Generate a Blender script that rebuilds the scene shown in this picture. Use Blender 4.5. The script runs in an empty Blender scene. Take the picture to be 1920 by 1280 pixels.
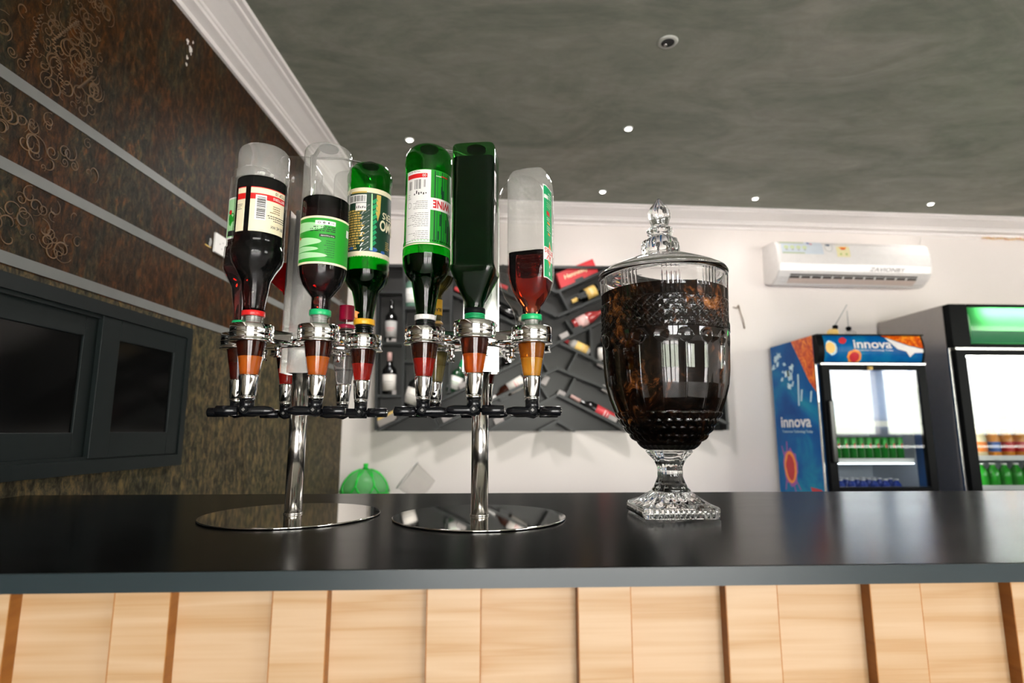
import bpy, math, random
import numpy as np
from math import sin, cos, pi, radians, sqrt, asin, atan2
from mathutils import Vector, Matrix
random.seed(7)
scn = bpy.context.scene
COL = scn.collection

# ------------------------------------------------------------------ camera, world, light, exposure
F = 1060.0; PITCH = radians(9.0); YAW = radians(2.5); CZ = 1.247
cd = bpy.data.cameras.new('camera'); cam = bpy.data.objects.new('camera', cd); COL.objects.link(cam)
cd.lens = F*36/1920; cd.sensor_width = 36; cd.clip_start = .02
cam.location = (0, 0, CZ); cam.rotation_euler = (pi/2+PITCH, 0, -YAW)
cd.dof.use_dof = True; cd.dof.focus_distance = 0.98; cd.dof.aperture_fstop = 3.5
scn.camera = cam
scn.view_settings.view_transform = 'Standard'; scn.view_settings.look = 'None'
scn.view_settings.gamma = 1; scn.view_settings.exposure = 0.86
scn.cycles.use_denoising = True
scn.cycles.max_bounces = 16; scn.cycles.transparent_max_bounces = 32
scn.cycles.transmission_bounces = 12; scn.cycles.glossy_bounces = 8; scn.cycles.diffuse_bounces = 5
scn.cycles.caustics_reflective = False; scn.cycles.caustics_refractive = True
scn.cycles.sample_clamp_indirect = 6; scn.cycles.blur_glossy = .5

w = bpy.data.worlds.new('world'); scn.world = w; w.use_nodes = True
nt = w.node_tree; N = nt.nodes; N.clear(); LK = nt.links.new
out = N.new('ShaderNodeOutputWorld'); bg = N.new('ShaderNodeBackground'); bg.inputs[1].default_value = 13.0
tc = N.new('ShaderNodeTexCoord'); sep = N.new('ShaderNodeSeparateXYZ'); LK(tc.outputs['Generated'], sep.inputs[0])
nz = N.new('ShaderNodeTexNoise'); nz.inputs['Scale'].default_value = 5; nz.inputs['Detail'].default_value = 6
LK(tc.outputs['Generated'], nz.inputs[0])
ma = N.new('ShaderNodeMath'); ma.operation = 'MULTIPLY_ADD'; ma.inputs[1].default_value = -.13
LK(nz.outputs[0], ma.inputs[0]); LK(sep.outputs[2], ma.inputs[2])
cr = N.new('ShaderNodeValToRGB'); LK(ma.outputs[0], cr.inputs[0])
e = cr.color_ramp.elements
e[0].position = 0.0; e[0].color = (.56, .58, .48, 1)
e[1].position = .03; e[1].color = (1.0, .985, .975, 1)
mr = N.new('ShaderNodeMapRange'); mr.inputs[1].default_value = -.03; mr.inputs[2].default_value = .0
LK(sep.outputs[2], mr.inputs[0])
mx = N.new('ShaderNodeMix'); mx.data_type = 'RGBA'; LK(mr.outputs[0], mx.inputs[0])
mx.inputs[6].default_value = (.42, .40, .38, 1); LK(cr.outputs[0], mx.inputs[7])
LK(mx.outputs[2], bg.inputs[0]); LK(bg.outputs[0], out.inputs[0])

def area(name, loc, rot, sx, sy, power=0, portal=False, col=(1, 1, 1)):
    l = bpy.data.lights.new(name, 'AREA'); l.shape = 'RECTANGLE'; l.size = sx; l.size_y = sy; l.energy = power; l.color = col
    l.cycles.is_portal = portal
    o = bpy.data.objects.new(name, l); COL.objects.link(o); o.location = loc; o.rotation_euler = rot; return o
# daylight comes in through the open front behind the camera and the open right side
area('door_daylight_portal', (.94, -3.98, 1.2), (pi/2, 0, 0), 3.2, 2.4, portal=True)
area('front_daylight_portal', (8.1, -3.98, 1.4), (pi/2, 0, 0), 5.4, 2.5, portal=True)
sl = bpy.data.lights.new('sun', 'SUN'); sl.energy = 20; sl.angle = radians(1.5); sl.color = (1, .97, .95)
so_ = bpy.data.objects.new('sun', sl); COL.objects.link(so_); so_.rotation_euler = Vector((.30, -.30, -1)).to_track_quat('-Z', 'Y').to_euler()

# ------------------------------------------------------------------ lens helper: a pixel of the photo -> a point on a real plane
_f = np.array([sin(YAW)*cos(PITCH), cos(YAW)*cos(PITCH), sin(PITCH)]); _r = np.array([cos(YAW), -sin(YAW), 0.]); _u = np.cross(_r, _f)
CAM = np.array([0, 0, CZ])
def ray(x, y): return _f+_r*(x-960)/F-_u*(y-640)/F
def onY(x, y, Y): r = ray(x, y); return CAM+r*Y/r[1]
def onZ(x, y, Z): r = ray(x, y); return CAM+r*(Z-CZ)/r[2]
def onP(x, y, p0, n): r = ray(x, y); return CAM+r*((np.array(p0)-CAM)@np.array(n))/(r@np.array(n))
def depth(p): return float((np.array(p)-CAM)@_f)
YB, MB_ = 3.70, .038            # back wall  y = YB + MB_ x
XL, KL = -1.1645, .067          # left wall  x = XL + KL y
def onB(x, y, off=0.): p = onP(x, y, (0, YB-off, 0), (-MB_, 1, 0)); return p[0], p[2]
def onL(x, y, off=0.): p = onP(x, y, (XL+off, 0, 0), (1, -KL, 0)); return p[1], p[2]
def B(x, z, off=0.): return (x+off*MB_, YB+MB_*x-off, z)
def Lw(y, z, off=0.): return (XL+KL*y+off, y-off*KL, z)

# ------------------------------------------------------------------ materials
def nodes(name):
    m = bpy.data.materials.new(name); m.use_nodes = True; return m, m.node_tree.nodes, m.node_tree.links.new
def setp(b, col=None, rough=.5, metal=0, trans=0, ior=1.45, coat=0, emit=None, es=0, spec=.5, alpha=1):
    if col is not None: b.inputs['Base Color'].default_value = (*col, 1)
    b.inputs['Roughness'].default_value = rough; b.inputs['Metallic'].default_value = metal
    b.inputs['Transmission Weight'].default_value = trans; b.inputs['IOR'].default_value = ior
    b.inputs['Coat Weight'].default_value = coat; b.inputs['Coat Roughness'].default_value = .05
    b.inputs['Specular IOR Level'].default_value = spec
    if emit: b.inputs['Emission Color'].default_value = (*emit, 1); b.inputs['Emission Strength'].default_value = es
def mat(name, col, rough=.5, metal=0, var=.06, scale=30, bump=0, **k):
    """procedural: base colour slightly varied by noise"""
    m, N, L = nodes(name); b = N['Principled BSDF']; setp(b, col, rough, metal, **k)
    t = N.new('ShaderNodeTexCoord'); n = N.new('ShaderNodeTexNoise'); n.inputs['Scale'].default_value = scale; n.inputs['Detail'].default_value = 4
    L(t.outputs['Object'], n.inputs[0])
    if var:
        h = N.new('ShaderNodeMix'); h.data_type = 'RGBA'; L(n.outputs[0], h.inputs[0])
        h.inputs[6].default_value = (*[c*(1-var) for c in col], 1); h.inputs[7].default_value = (*[min(1, c*(1+var)) for c in col], 1)
        L(h.outputs[2], b.inputs['Base Color'])
    if bump:
        q = N.new('ShaderNodeBump'); q.inputs['Strength'].default_value = bump; q.inputs['Distance'].default_value = .002
        L(n.outputs[0], q.inputs['Height']); L(q.outputs[0], b.inputs['Normal'])
    return m
def thin(name, col, ior=1.45, rough=.03, haze=0.0, hazecol=(.8, .8, .8), bump=0, bscale=60):
    """thin clear wall (plastic, bottle glass, pane)"""
    m, N, L = nodes(name); N.remove(N['Principled BSDF']); o = N['Material Output']
    tr = N.new('ShaderNodeBsdfTransparent'); tr.inputs[0].default_value = (*col, 1)
    gl = N.new('ShaderNodeBsdfGlossy'); gl.inputs['Roughness'].default_value = rough
    fr = N.new('ShaderNodeFresnel'); ge = N.new('ShaderNodeNewGeometry')   # a thin wall reflects alike from both sides
    io = N.new('ShaderNodeMapRange'); io.inputs[3].default_value = ior; io.inputs[4].default_value = 1/ior; L(ge.outputs['Backfacing'], io.inputs[0]); L(io.outputs[0], fr.inputs[0])
    mx = N.new('ShaderNodeMixShader'); L(fr.outputs[0], mx.inputs[0]); L(tr.outputs[0], mx.inputs[1]); L(gl.outputs[0], mx.inputs[2])
    if bump:
        t = N.new('ShaderNodeTexCoord'); n = N.new('ShaderNodeTexNoise'); n.inputs['Scale'].default_value = bscale; L(t.outputs['Object'], n.inputs[0])
        q = N.new('ShaderNodeBump'); q.inputs['Strength'].default_value = bump; q.inputs['Distance'].default_value = .002
        L(n.outputs[0], q.inputs['Height']); L(q.outputs[0], gl.inputs['Normal']); L(q.outputs[0], fr.inputs['Normal'])
    last = mx
    if haze:
        d = N.new('ShaderNodeBsdfDiffuse'); d.inputs[0].default_value = (*hazecol, 1)
        m2 = N.new('ShaderNodeMixShader'); m2.inputs[0].default_value = haze; L(mx.outputs[0], m2.inputs[1]); L(d.outputs[0], m2.inputs[2]); last = m2
    L(last.outputs[0], o.inputs[0]); return m
def juice(name, col, k=.55, rough=.05):
    k = k*.8
    """coloured liquid in a thin cup: scatters and transmits"""
    m, N, L = nodes(name); N.remove(N['Principled BSDF']); o = N['Material Output']
    t = N.new('ShaderNodeBsdfTranslucent'); t.inputs[0].default_value = (*col, 1)
    d = N.new('ShaderNodeBsdfDiffuse'); d.inputs[0].default_value = (*col, 1)
    r = N.new('ShaderNodeBsdfRefraction'); r.inputs[0].default_value = (*[c**.55 for c in col], 1); r.inputs['IOR'].default_value = 1.33; r.inputs['Roughness'].default_value = rough
    a = N.new('ShaderNodeMixShader'); a.inputs[0].default_value = .5; L(t.outputs[0], a.inputs[1]); L(d.outputs[0], a.inputs[2])
    b = N.new('ShaderNodeMixShader'); b.inputs[0].default_value = 1-k; L(a.outputs[0], b.inputs[1]); L(r.outputs[0], b.inputs[2])
    L(b.outputs[0], o.inputs[0]); return m
def emis(name, col, s):
    m, N, L = nodes(name); setp(N['Principled BSDF'], col, .5, emit=col, es=s); return m
def ramp(N, stops, src, L):
    c = N.new('ShaderNodeValToRGB'); L(src, c.inputs[0]); el = c.color_ramp.elements
    while len(el) < len(stops): el.new(.5)
    for e_, (p, col) in zip(el, stops): e_.position = p; e_.color = (*col, 1)
    return c
def noise(N, L, coord, scale, detail=6, rough=.6, dist=0, mapscale=None):
    if mapscale:
        mp = N.new('ShaderNodeMapping'); mp.inputs['Scale'].default_value = mapscale; L(coord, mp.inputs[0]); coord = mp.outputs[0]
    n = N.new('ShaderNodeTexNoise'); n.inputs['Scale'].default_value = scale; n.inputs['Detail'].default_value = detail
    n.inputs['Roughness'].default_value = rough; n.inputs['Distortion'].default_value = dist; L(coord, n.inputs[0]); return n

chrome = mat('chrome', (.82, .82, .80), .07, 1, var=.03)
steel = mat('brushed_steel', (.74, .72, .69), .16, 1, var=.04)
mirror = mat('polished_plate', (.80, .78, .75), .035, 1, var=.02)
alum = mat('satin_aluminium', (.62, .61, .59), .26, 1, var=.05)
blackp = mat('black_plastic', (.004, .0045, .006), .2)
blackm = mat('black_matte_plastic', (.005, .0055, .006), .4, spec=.06)
white = mat('white_plastic', (.86, .85, .83), .3)
clear = thin('clear_plastic', (.95, .95, .94), 1.36, .05, .008, (.6, .6, .6), .5, 45)
clearf = thin('clear_plastic_light_haze', (.90, .90, .89), 1.5, .06, .20, (.80, .79, .77), .7, 45)  # same plastic; pale haze colour stands in for wall light refracted above the liquor
clearg = thin('clear_glass_thin', (.95, .95, .94), 1.45, .03, .015)
cupm = thin('clear_cup', (.97, .96, .95), 1.62, .02)
greeng = thin('green_plastic_wall', (.05, .66, .09), 1.42, .05, .012, (.0, .22, .015), .35, 45)
greend = thin('dark_green_glass', (.22, .62, .22), 1.42, .05, .004, (.0, .10, .03), .3, 30)
dark = mat('dark_liquor', (.004, .002, .002), .4, spec=.0)
darkt = mat('dark_teal_liquor', (.002, .010, .012), .5, spec=0, var=.8, scale=25)
def absorb(name, col, dens, ior=1.33):
    """clear liquor that darkens with depth"""
    m, N, L = nodes(name); N.remove(N['Principled BSDF']); o = N['Material Output']
    r = N.new('ShaderNodeBsdfRefraction'); r.inputs[0].default_value = (1, 1, 1, 1); r.inputs['IOR'].default_value = ior; r.inputs['Roughness'].default_value = .0
    L(r.outputs[0], o.inputs['Surface'])
    v = N.new('ShaderNodeVolumeAbsorption'); v.inputs[0].default_value = (*col, 1); v.inputs[1].default_value = dens; L(v.outputs[0], o.inputs['Volume']); return m
dark = absorb('dark_liquor', (.72, .22, .04), 210)
amber = absorb('amber_liquor', (.82, .36, .03), 125, 1.2)
redliq = juice('red_liquor', (.42, .004, .006), .7)
oliveliq = juice('olive_liquor', (.23, .19, .04), .5)
J = {'orange': juice('orange_measure', (.95, .25, .02), .72), 'red': juice('red_measure', (.62, .02, .01), .72), 'burnt': juice('burnt_orange_measure', (.80, .15, .01), .72),
     'gold': juice('gold_measure', (1.0, .50, .04), .72), 'olive': juice('olive_measure', (.42, .36, .12), .6), 'clear': juice('clear_measure', (.7, .7, .7), .35),
     'darkred': juice('dark_red_measure', (.12, .01, .005), .7), 'top': juice('measure_top_liquor', (.10, .015, .006), .6), 'topgold': juice('measure_top_gold', (.62, .20, .015), .6)}
def c_(n, c, r=.4): return mat(n, c, r, var=.05)
red = c_('red_print', (.62, .012, .012)); cream = c_('cream_paper', (.82, .74, .52)); whitep = c_('white_paper', (.84, .82, .80)); ink = c_('black_ink', (.015, .015, .015))
grn = c_('green_print', (.015, .30, .02)); grnlt = c_('light_green_print', (.38, .68, .36)); dgrn = c_('dark_green_print', (.010, .045, .024)); gold = c_('gold_print', (.62, .42, .10))
gring = c_('green_ring_plastic', (.01, .42, .14), .3); yring = c_('yellow_ring_plastic', (.80, .42, .02), .3); wring = c_('white_ring_plastic', (.8, .78, .76), .3); pring = c_('pink_ring_plastic', (.62, .02, .09), .3)
orangep = c_('orange_print', (.85, .22, .02)); bluep = c_('blue_print', (.04, .12, .4)); emer = c_('emerald_print', (.01, .33, .12)); greyp = c_('grey_print', (.35, .35, .34))
brownp = c_('brown_print', (.2, .12, .04)); bambu = c_('bamboo_green_print', (.01, .16, .035)); mag = c_('magenta_print', (.48, .005, .05))

# ------------------------------------------------------------------ mesh builder
class MB:
    def __init__(s): s.v = []; s.f = []; s.m = []; s.sm = []
    def add(s, vs, fs, mi=0, smooth=False):
        o = len(s.v); s.v += [tuple(map(float, p)) for p in vs]; s.f += [tuple(o+i for i in f) for f in fs]; s.m += [mi]*len(fs); s.sm += [smooth]*len(fs); return s
    def box(s, a, b, mi=0):
        x0, y0, z0 = a; x1, y1, z1 = b
        return s.add([(x0, y0, z0), (x1, y0, z0), (x1, y1, z0), (x0, y1, z0), (x0, y0, z1), (x1, y0, z1), (x1, y1, z1), (x0, y1, z1)],
                     [(0, 3, 2, 1), (4, 5, 6, 7), (0, 1, 5, 4), (1, 2, 6, 5), (2, 3, 7, 6), (3, 0, 4, 7)], mi)
    def hexa(s, p, mi=0):   # eight corners, bottom four then top four
        return s.add(p, [(0, 3, 2, 1), (4, 5, 6, 7), (0, 1, 5, 4), (1, 2, 6, 5), (2, 3, 7, 6), (3, 0, 4, 7)], mi)
    def lathe(s, prof, c=(0, 0), n=40, mi=0, cap=(True, True), smooth=True, inv=False):
        """prof: (z, r) or (z, r, superellipse exponent, rotation)"""
        vs = []; fs = []
        for q in prof:
            z, r = q[0], q[1]; ex = q[2] if len(q) > 2 else 2; ro = q[3] if len(q) > 3 else 0
            for i in range(n):
                t = 2*pi*i/n; rr = r
                if ex != 2: rr = r/((abs(cos(t-ro))**ex+abs(sin(t-ro))**ex)**(1/ex))
                vs.append((c[0]+rr*cos(t), c[1]+rr*sin(t), z))
        k = len(prof); up = (prof[-1][0] >= prof[0][0]) != inv
        for j in range(k-1):
            for i in range(n):
                a, b = j*n+i, j*n+(i+1) % n; q = (a, b, b+n, a+n); fs.append(q if up else q[::-1])
        s.add(vs, fs, mi, smooth); o = len(s.v)-len(vs)
        if cap[0]: s.f.append(tuple(o+i for i in (range(n-1, -1, -1) if up else range(n)))); s.m.append(mi); s.sm.append(False)
        if cap[1]: s.f.append(tuple(o+(k-1)*n+i for i in (range(n) if up else range(n-1, -1, -1)))); s.m.append(mi); s.sm.append(False)
        return s
    def tube(s, pts, r, n=10, mi=0, closed=False, flat=1.0, flatdir=None):
        P = [Vector(p) for p in pts]; R = r if isinstance(r, (list, tuple)) else [r]*len(P); vs = []; fs = []
        ref = Vector(flatdir) if flatdir else None
        for i, p in enumerate(P):
            t = (P[min(i+1, len(P)-1)]-P[max(i-1, 0)]).normalized()
            up = ref if ref else (Vector((0, 0, 1)) if abs(t.z) < .9 else Vector((1, 0, 0)))
            a = t.cross(up).normalized(); b = a.cross(t).normalized()
            for k in range(n): q = 2*pi*k/n; vs.append(p+a*cos(q)*R[i]+b*sin(q)*R[i]*flat)
        for j in range(len(P)-1):
            for k in range(n): x, y = j*n+k, j*n+(k+1) % n; fs.append((x, y, y+n, x+n))
        s.add(vs, fs, mi, True); o = len(s.v)-len(vs)
        s.f += [tuple(o+i for i in range(n-1, -1, -1)), tuple(o+(len(P)-1)*n+i for i in range(n))]; s.m += [mi]*2; s.sm += [False]*2
        return s
    def ring(s, c, R, r, z, n=36, m=8, mi=0):
        vs = [(c[0]+(R+r*cos(2*pi*j/m))*cos(2*pi*i/n), c[1]+(R+r*cos(2*pi*j/m))*sin(2*pi*i/n), z+r*sin(2*pi*j/m)) for i in range(n) for j in range(m)]
        fs = [(i*m+j, ((i+1) % n)*m+j, ((i+1) % n)*m+(j+1) % m, i*m+(j+1) % m) for i in range(n) for j in range(m)]
        return s.add(vs, fs, mi, True)
    def prism(s, poly, fn, d0, d1, mi=0):
        """poly in 2D, extruded between depths d0,d1 by fn(u,v,d)"""
        n = len(poly); vs = [fn(u, v, d0) for u, v in poly]+[fn(u, v, d1) for u, v in poly]
        fs = [tuple(range(n-1, -1, -1)), tuple(range(n, 2*n))]+[(i, (i+1) % n, n+(i+1) % n, n+i) for i in range(n)]
        return s.add(vs, fs, mi)
    def xf(s, M): s.v = [tuple(M @ Vector(p)) for p in s.v]; return s
    def build(s, name, mats, parent=None, bevel=0, **props):
        me = bpy.data.meshes.new(name)
        o = bpy.data.objects.new(name, me); COL.objects.link(o)
        off = Vector((0, 0, 0))
        if parent is not None:
            o.parent = parent; q = parent
            while q is not None: off += q.location; q = q.parent
            if parent.get('_local'): off = Vector((0, 0, 0))
        vs = [tuple(Vector(p)-off) for p in s.v] if off.length else s.v
        me.from_pydata(vs, [], s.f)
        if not isinstance(mats, (list, tuple)): mats = [mats]
        for m in mats: me.materials.append(m)
        me.polygons.foreach_set('material_index', s.m); me.polygons.foreach_set('use_smooth', s.sm); me.update()
        if bevel:
            b = o.modifiers.new('bevel', 'BEVEL'); b.width = bevel; b.segments = 2; b.limit_method = 'ANGLE'; b.angle_limit = radians(40)
        for k, v in props.items(): o[k] = v
        return o
def tag(o, label, cat, group=None, kind=None):
    if label: o['label'] = label
    if cat: o['category'] = cat
    if group: o['group'] = group
    if kind: o['kind'] = kind
    return o
def thing(name, label, cat, loc=(0, 0, 0), group=None):
    o = bpy.data.objects.new(name, None); COL.objects.link(o); o.location = loc; o.empty_display_size = .05
    return tag(o, label, cat, group)
def struct(name, mb, m, parent=None, bevel=0):
    o = mb.build(name, m, parent, bevel)
    if parent is None: o['kind'] = 'structure'
    return o
_tx = {}
def text2d(body, bold=0.0):
    """text outlines as flat triangles, scaled to the unit box"""
    if (body, bold) not in _tx:
        c = bpy.data.curves.new('t', 'FONT'); c.body = body; c.offset = bold; c.resolution_u = 3; o = bpy.data.objects.new('t', c); COL.objects.link(o)
        me = bpy.data.meshes.new_from_object(o.evaluated_get(bpy.context.evaluated_depsgraph_get()))
        vs = [(v.co.x, v.co.y) for v in me.vertices]; fs = [tuple(p.vertices) for p in me.polygons]
        bpy.data.objects.remove(o); bpy.data.curves.remove(c); bpy.data.meshes.remove(me)
        x0 = min(v[0] for v in vs); x1 = max(v[0] for v in vs); y0 = min(v[1] for v in vs); y1 = max(v[1] for v in vs)
        _tx[(body, bold)] = ([((v[0]-x0)/(x1-x0), (v[1]-y0)/(y1-y0)) for v in vs], fs)
    return _tx[(body, bold)]
def put_text(mb, body, fn, u0, u1, v0, v1, mi, d=0., bold=0.0, flip=False, shear=0):
    vs, fs = text2d(body, bold)
    P = []
    for x, y in vs:
        x = x+shear*y
        if flip: x, y = 1-x, 1-y
        P.append(fn(u0+(u1-u0)*x, v0+(v1-v0)*y, d))
    mb.add(P, fs, mi)
def bars(mb, fn, u0, u1, v0, v1, mi, d, n=18, seed=1, horiz=False):
    R = random.Random(seed); t = 0
    w = [R.choice((1, 1, 2, 3)) for _ in range(2*n)]; S = sum(w); x = 0
    for i, q in enumerate(w):
        if i % 2 == 0:
            a, b = x/S, (x+q)/S
            if horiz: patch(mb, fn, u0, u1, v0+(v1-v0)*a, v0+(v1-v0)*b, mi, d, 6, 1)
            else: poly(mb, fn, [(u0+(u1-u0)*a, v0), (u0+(u1-u0)*b, v0), (u0+(u1-u0)*b, v1), (u0+(u1-u0)*a, v1)], mi, d)
        x += q
def poly(mb, fn, pts, mi, d): mb.add([fn(u, v, d) for u, v in pts], [tuple(range(len(pts)))], mi)
def lines(mb, fn, u0, u1, v0, v1, n, mi, d, seed=1, fill=.35, right=False):
    """rows of unreadable fine print"""
    R = random.Random(seed)
    for i in range(n):
        a = v0+(v1-v0)*(i+.3)/n; b = a+(v1-v0)*fill/n; q = R.uniform(.55, 1); x = 0
        while x < q:
            wd = R.uniform(.06, .2); xa, xb = x, min(q, x+wd); x += wd+.03
            if right: xa, xb = 1-xb, 1-xa
            poly(mb, fn, [(u0+(u1-u0)*xa, a), (u0+(u1-u0)*xb, a), (u0+(u1-u0)*xb, b), (u0+(u1-u0)*xa, b)], mi, d)
def patch(mb, fn, u0, u1, v0, v1, mi, d, n=1, m=1):
    vs = [fn(u0+(u1-u0)*i/n, v0+(v1-v0)*j/m, d) for j in range(m+1) for i in range(n+1)]
    mb.add(vs, [(j*(n+1)+i, j*(n+1)+i+1, (j+1)*(n+1)+i+1, (j+1)*(n+1)+i) for j in range(m) for i in range(n)], mi, True)
def blob(mb, fn, cu, cv, ru, rv, mi, d, n=20, wob=0, seed=0, rot=0):
    R = random.Random(seed); P = []
    for i in range(n):
        t = 2*pi*i/n; k = 1+wob*R.uniform(-1, 1); x, y = ru*k*cos(t), rv*k*sin(t)
        P.append((cu+x*cos(rot)-y*sin(rot), cv+x*sin(rot)+y*cos(rot)))
    poly(mb, fn, P, mi, d)

# ------------------------------------------------------------------ the setting
def wall_left_mat(name, c0, c1, c2, c3, streak):
    m, N, L = nodes(name); b = N['Principled BSDF']; setp(b, None, .5, spec=.12)
    t = N.new('ShaderNodeTexCoord').outputs['Object']
    n1 = noise(N, L, t, 3.4, 9, .75, .5, (1, 1.6, streak)); n2 = noise(N, L, t, 34, 9, .8, .4, (1, 1.5, .7))
    n3 = noise(N, L, t, 1.3, 4, .6)
    a = ramp(N, [(.30, c0), (.47, c1), (.60, c2), (.72, c3)], n1.outputs[0], L)
    s = ramp(N, [(.40, (.10, .10, .10)), (.50, (.7, .7, .7)), (.60, (2.2, 1.8, 1.2))], n2.outputs[0], L)
    mu = N.new('ShaderNodeMix'); mu.data_type = 'RGBA'; mu.blend_type = 'MULTIPLY'; mu.inputs[0].default_value = .85; L(a.outputs[0], mu.inputs[6]); L(s.outputs[0], mu.inputs[7])
    L(mu.outputs[2], b.inputs['Base Color'])
    q = N.new('ShaderNodeBump'); q.inputs['Strength'].default_value = .5; q.inputs['Distance'].default_value = .004; L(n2.outputs[0], q.inputs['Height']); L(q.outputs[0], b.inputs['Normal'])
    return m
rust = wall_left_mat('rust_tile', (.008, .005, .002), (.048, .019, .005), (.028, .028, .017), (.165, .056, .011), .8)
moss = wall_left_mat('moss_tile', (.024, .022, .012), (.088, .072, .044), (.062, .058, .034), (.19, .16, .115), .35)
strip = mat('grey_strip', (.16, .165, .16), .5, var=.08)
plaster = mat('cream_plaster', (.79, .735, .70), .6, var=.02, scale=2.5)
corn = mat('cornice_white', (.80, .765, .745), .5, var=.02)
def ceil_mat():
    m, N, L = nodes('polished_grey_plaster'); b = N['Principled BSDF']; setp(b, None, .5, spec=.3)
    t = N.new('ShaderNodeTexCoord').outputs['Object']
    n1 = noise(N, L, t, 1.6, 9, .66, 1.2, (1, 1.8, 1)); n2 = noise(N, L, t, 9, 6, .6, .5, (1, 2.2, 1))
    a = ramp(N, [(.25, (.145, .160, .128)), (.5, (.220, .228, .190)), (.75, (.31, .30, .262))], n1.outputs[0], L)
    s = ramp(N, [(.3, (.75, .75, .75)), (.7, (1.2, 1.18, 1.15))], n2.outputs[0], L)
    mu = N.new('ShaderNodeMix'); mu.data_type = 'RGBA'; mu.blend_type = 'MULTIPLY'; mu.inputs[0].default_value = .5; L(a.outputs[0], mu.inputs[6]); L(s.outputs[0], mu.inputs[7])
    L(mu.outputs[2], b.inputs['Base Color']); return m
struct('floor', MB().box((-25, -45, -.1), (45, 8, 0)), mat('pale_floor_tile', (.66, .64, .62), .4, scale=3))
struct('ceiling', MB().box((-1.8, -4.2, 2.75), (11.4, 4.6, 2.95)), ceil_mat())
wl = MB(); Y0 = -4.0
wl.hexa([Lw(Y0, 1.612, -.2), Lw(4.2, 1.612, -.2), Lw(4.2, 1.612), Lw(Y0, 1.612), Lw(Y0, 2.75, -.2), Lw(4.2, 2.75, -.2), Lw(4.2, 2.75), Lw(Y0, 2.75)], 0)
wl.hexa([Lw(Y0, 0, -.2), Lw(4.2, 0, -.2), Lw(4.2, 0), Lw(Y0, 0), Lw(Y0, 1.612, -.2), Lw(4.2, 1.612, -.2), Lw(4.2, 1.612), Lw(Y0, 1.612)], 1)
walll = struct('wall_left', wl, [rust, moss])
for zz in (2.037, 1.836, 1.630):
    g = MB(); h = .014
    g.hexa([Lw(Y0, zz-h, 0), Lw(3.655, zz-h, 0), Lw(3.655, zz-h, .002), Lw(Y0, zz-h, .002), Lw(Y0, zz+h, 0), Lw(3.655, zz+h, 0), Lw(3.655, zz+h, .002), Lw(Y0, zz+h, .002)])
    struct('trim_1', g, strip, walll)
# embossed scrolls on the tiles near the camera
sc = MB(); R_ = random.Random(5)
def wfn(u, v, d): return Lw(u, v, d)
def curl(y, z, s, turn, a0, hand):
    pts = []; n = 22
    for i in range(n):
        t = i/(n-1); r = s*(1-.80*t); a = a0+hand*turn*2*pi*t
        pts.append(Lw(y+r*cos(a), z+r*sin(a), .0012))
    wd = [.0006+s*.055*sin(pi*(i+.5)/n)**2 for i in range(n)]
    sc.tube(pts, wd, 6, flat=.25, flatdir=(1, 0, 0))
for i in range(260):
    band = R_.choice((1.205, 1.30, 1.42, 1.36)); yy = band+R_.gauss(0, .035)
    zz = R_.uniform(1.66, 2.62)
    if any(abs(zz-q) < .035 for q in (2.037, 1.836, 1.63)): continue
    if yy > 1.50 or (yy > 1.40 and zz > 2.5): continue
    curl(yy, zz, R_.uniform(.007, .034), R_.uniform(.5, 1.6), R_.uniform(0, 6.28), R_.choice((-1, 1)))
for (y0, z0, y1, z1) in ((1.31, 2.20, 1.37, 2.30), (1.31, 2.20, 1.36, 2.09), (1.37, 2.30, 1.43, 2.20), (1.40, 2.13, 1.44, 2.19), (1.27, 2.36, 1.33, 2.48), (1.25, 2.10, 1.27, 2.24)):
    pts = []
    for i in range(26):
        t = i/25; q = .005*(1 if i % 2 else -1); pts.append(Lw(y0+(y1-y0)*t+q, z0+(z1-z0)*t+q*.4, .0012))
    sc.tube(pts, .0014, 6, flat=.6, flatdir=(1, 0, 0))
struct('scroll_relief', sc, mat('aged_gold_relief', (.12, .065, .025), .4, metal=.2, var=.85, scale=22), walll)
fl = MB()
for i, (x, y, s) in enumerate(((357, 92, 5), (352, 78, 4), (351, 108, 3), (358, 101, 2), (350, 121, 3), (362, 80, 2))):
    q = onL(x, y, .001); blob(fl, wfn, q[0], q[1], .0018*s, .0025*s, 0, .0012, 14, .4, i)
struct('scratch', fl, whitep, walll)

bw = MB(); bw.hexa([B(-1.3, 0, -.2), B(11, 0, -.2), B(11, 0), B(-1.3, 0), B(-1.3, 2.75, -.2), B(11, 2.75, -.2), B(11, 2.75), B(-1.3, 2.75)])
wallb = struct('wall_back', bw, plaster)
struct('wall_right', MB().box((11.0, -4.0, 0), (11.2, 4.3, 2.75)), plaster)
fw_ = MB()                                          # behind the camera: a doorway, and wide terrace openings further right
for q in (((-1.8, -4.15, 0), (-.62, -4.0, 2.75)), ((.02, -4.15, 0), (.14, -4.0, 2.3)), ((.80, -4.15, 0), (1.05, -4.0, 2.3)), ((1.70, -4.15, 0), (1.80, -4.0, 2.3)), ((2.5, -4.15, 0), (5.4, -4.0, 2.75)), ((-.62, -4.15, 2.3), (2.5, -4.0, 2.75)), ((7.35, -4.15, 0), (7.5, -4.0, 2.68)), ((9.0, -4.15, 0), (9.15, -4.0, 2.68)), ((10.8, -4.15, 0), (11.2, -4.0, 2.75)), ((5.4, -4.15, 2.68), (10.8, -4.0, 2.75)), ((5.4, -4.15, 0), (10.8, -4.0, 1.19))): fw_.box(*q)
struct('wall_front', fw_, mat('grey_beige_plaster', (.30, .28, .27), .6, var=.05, scale=3))
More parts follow.
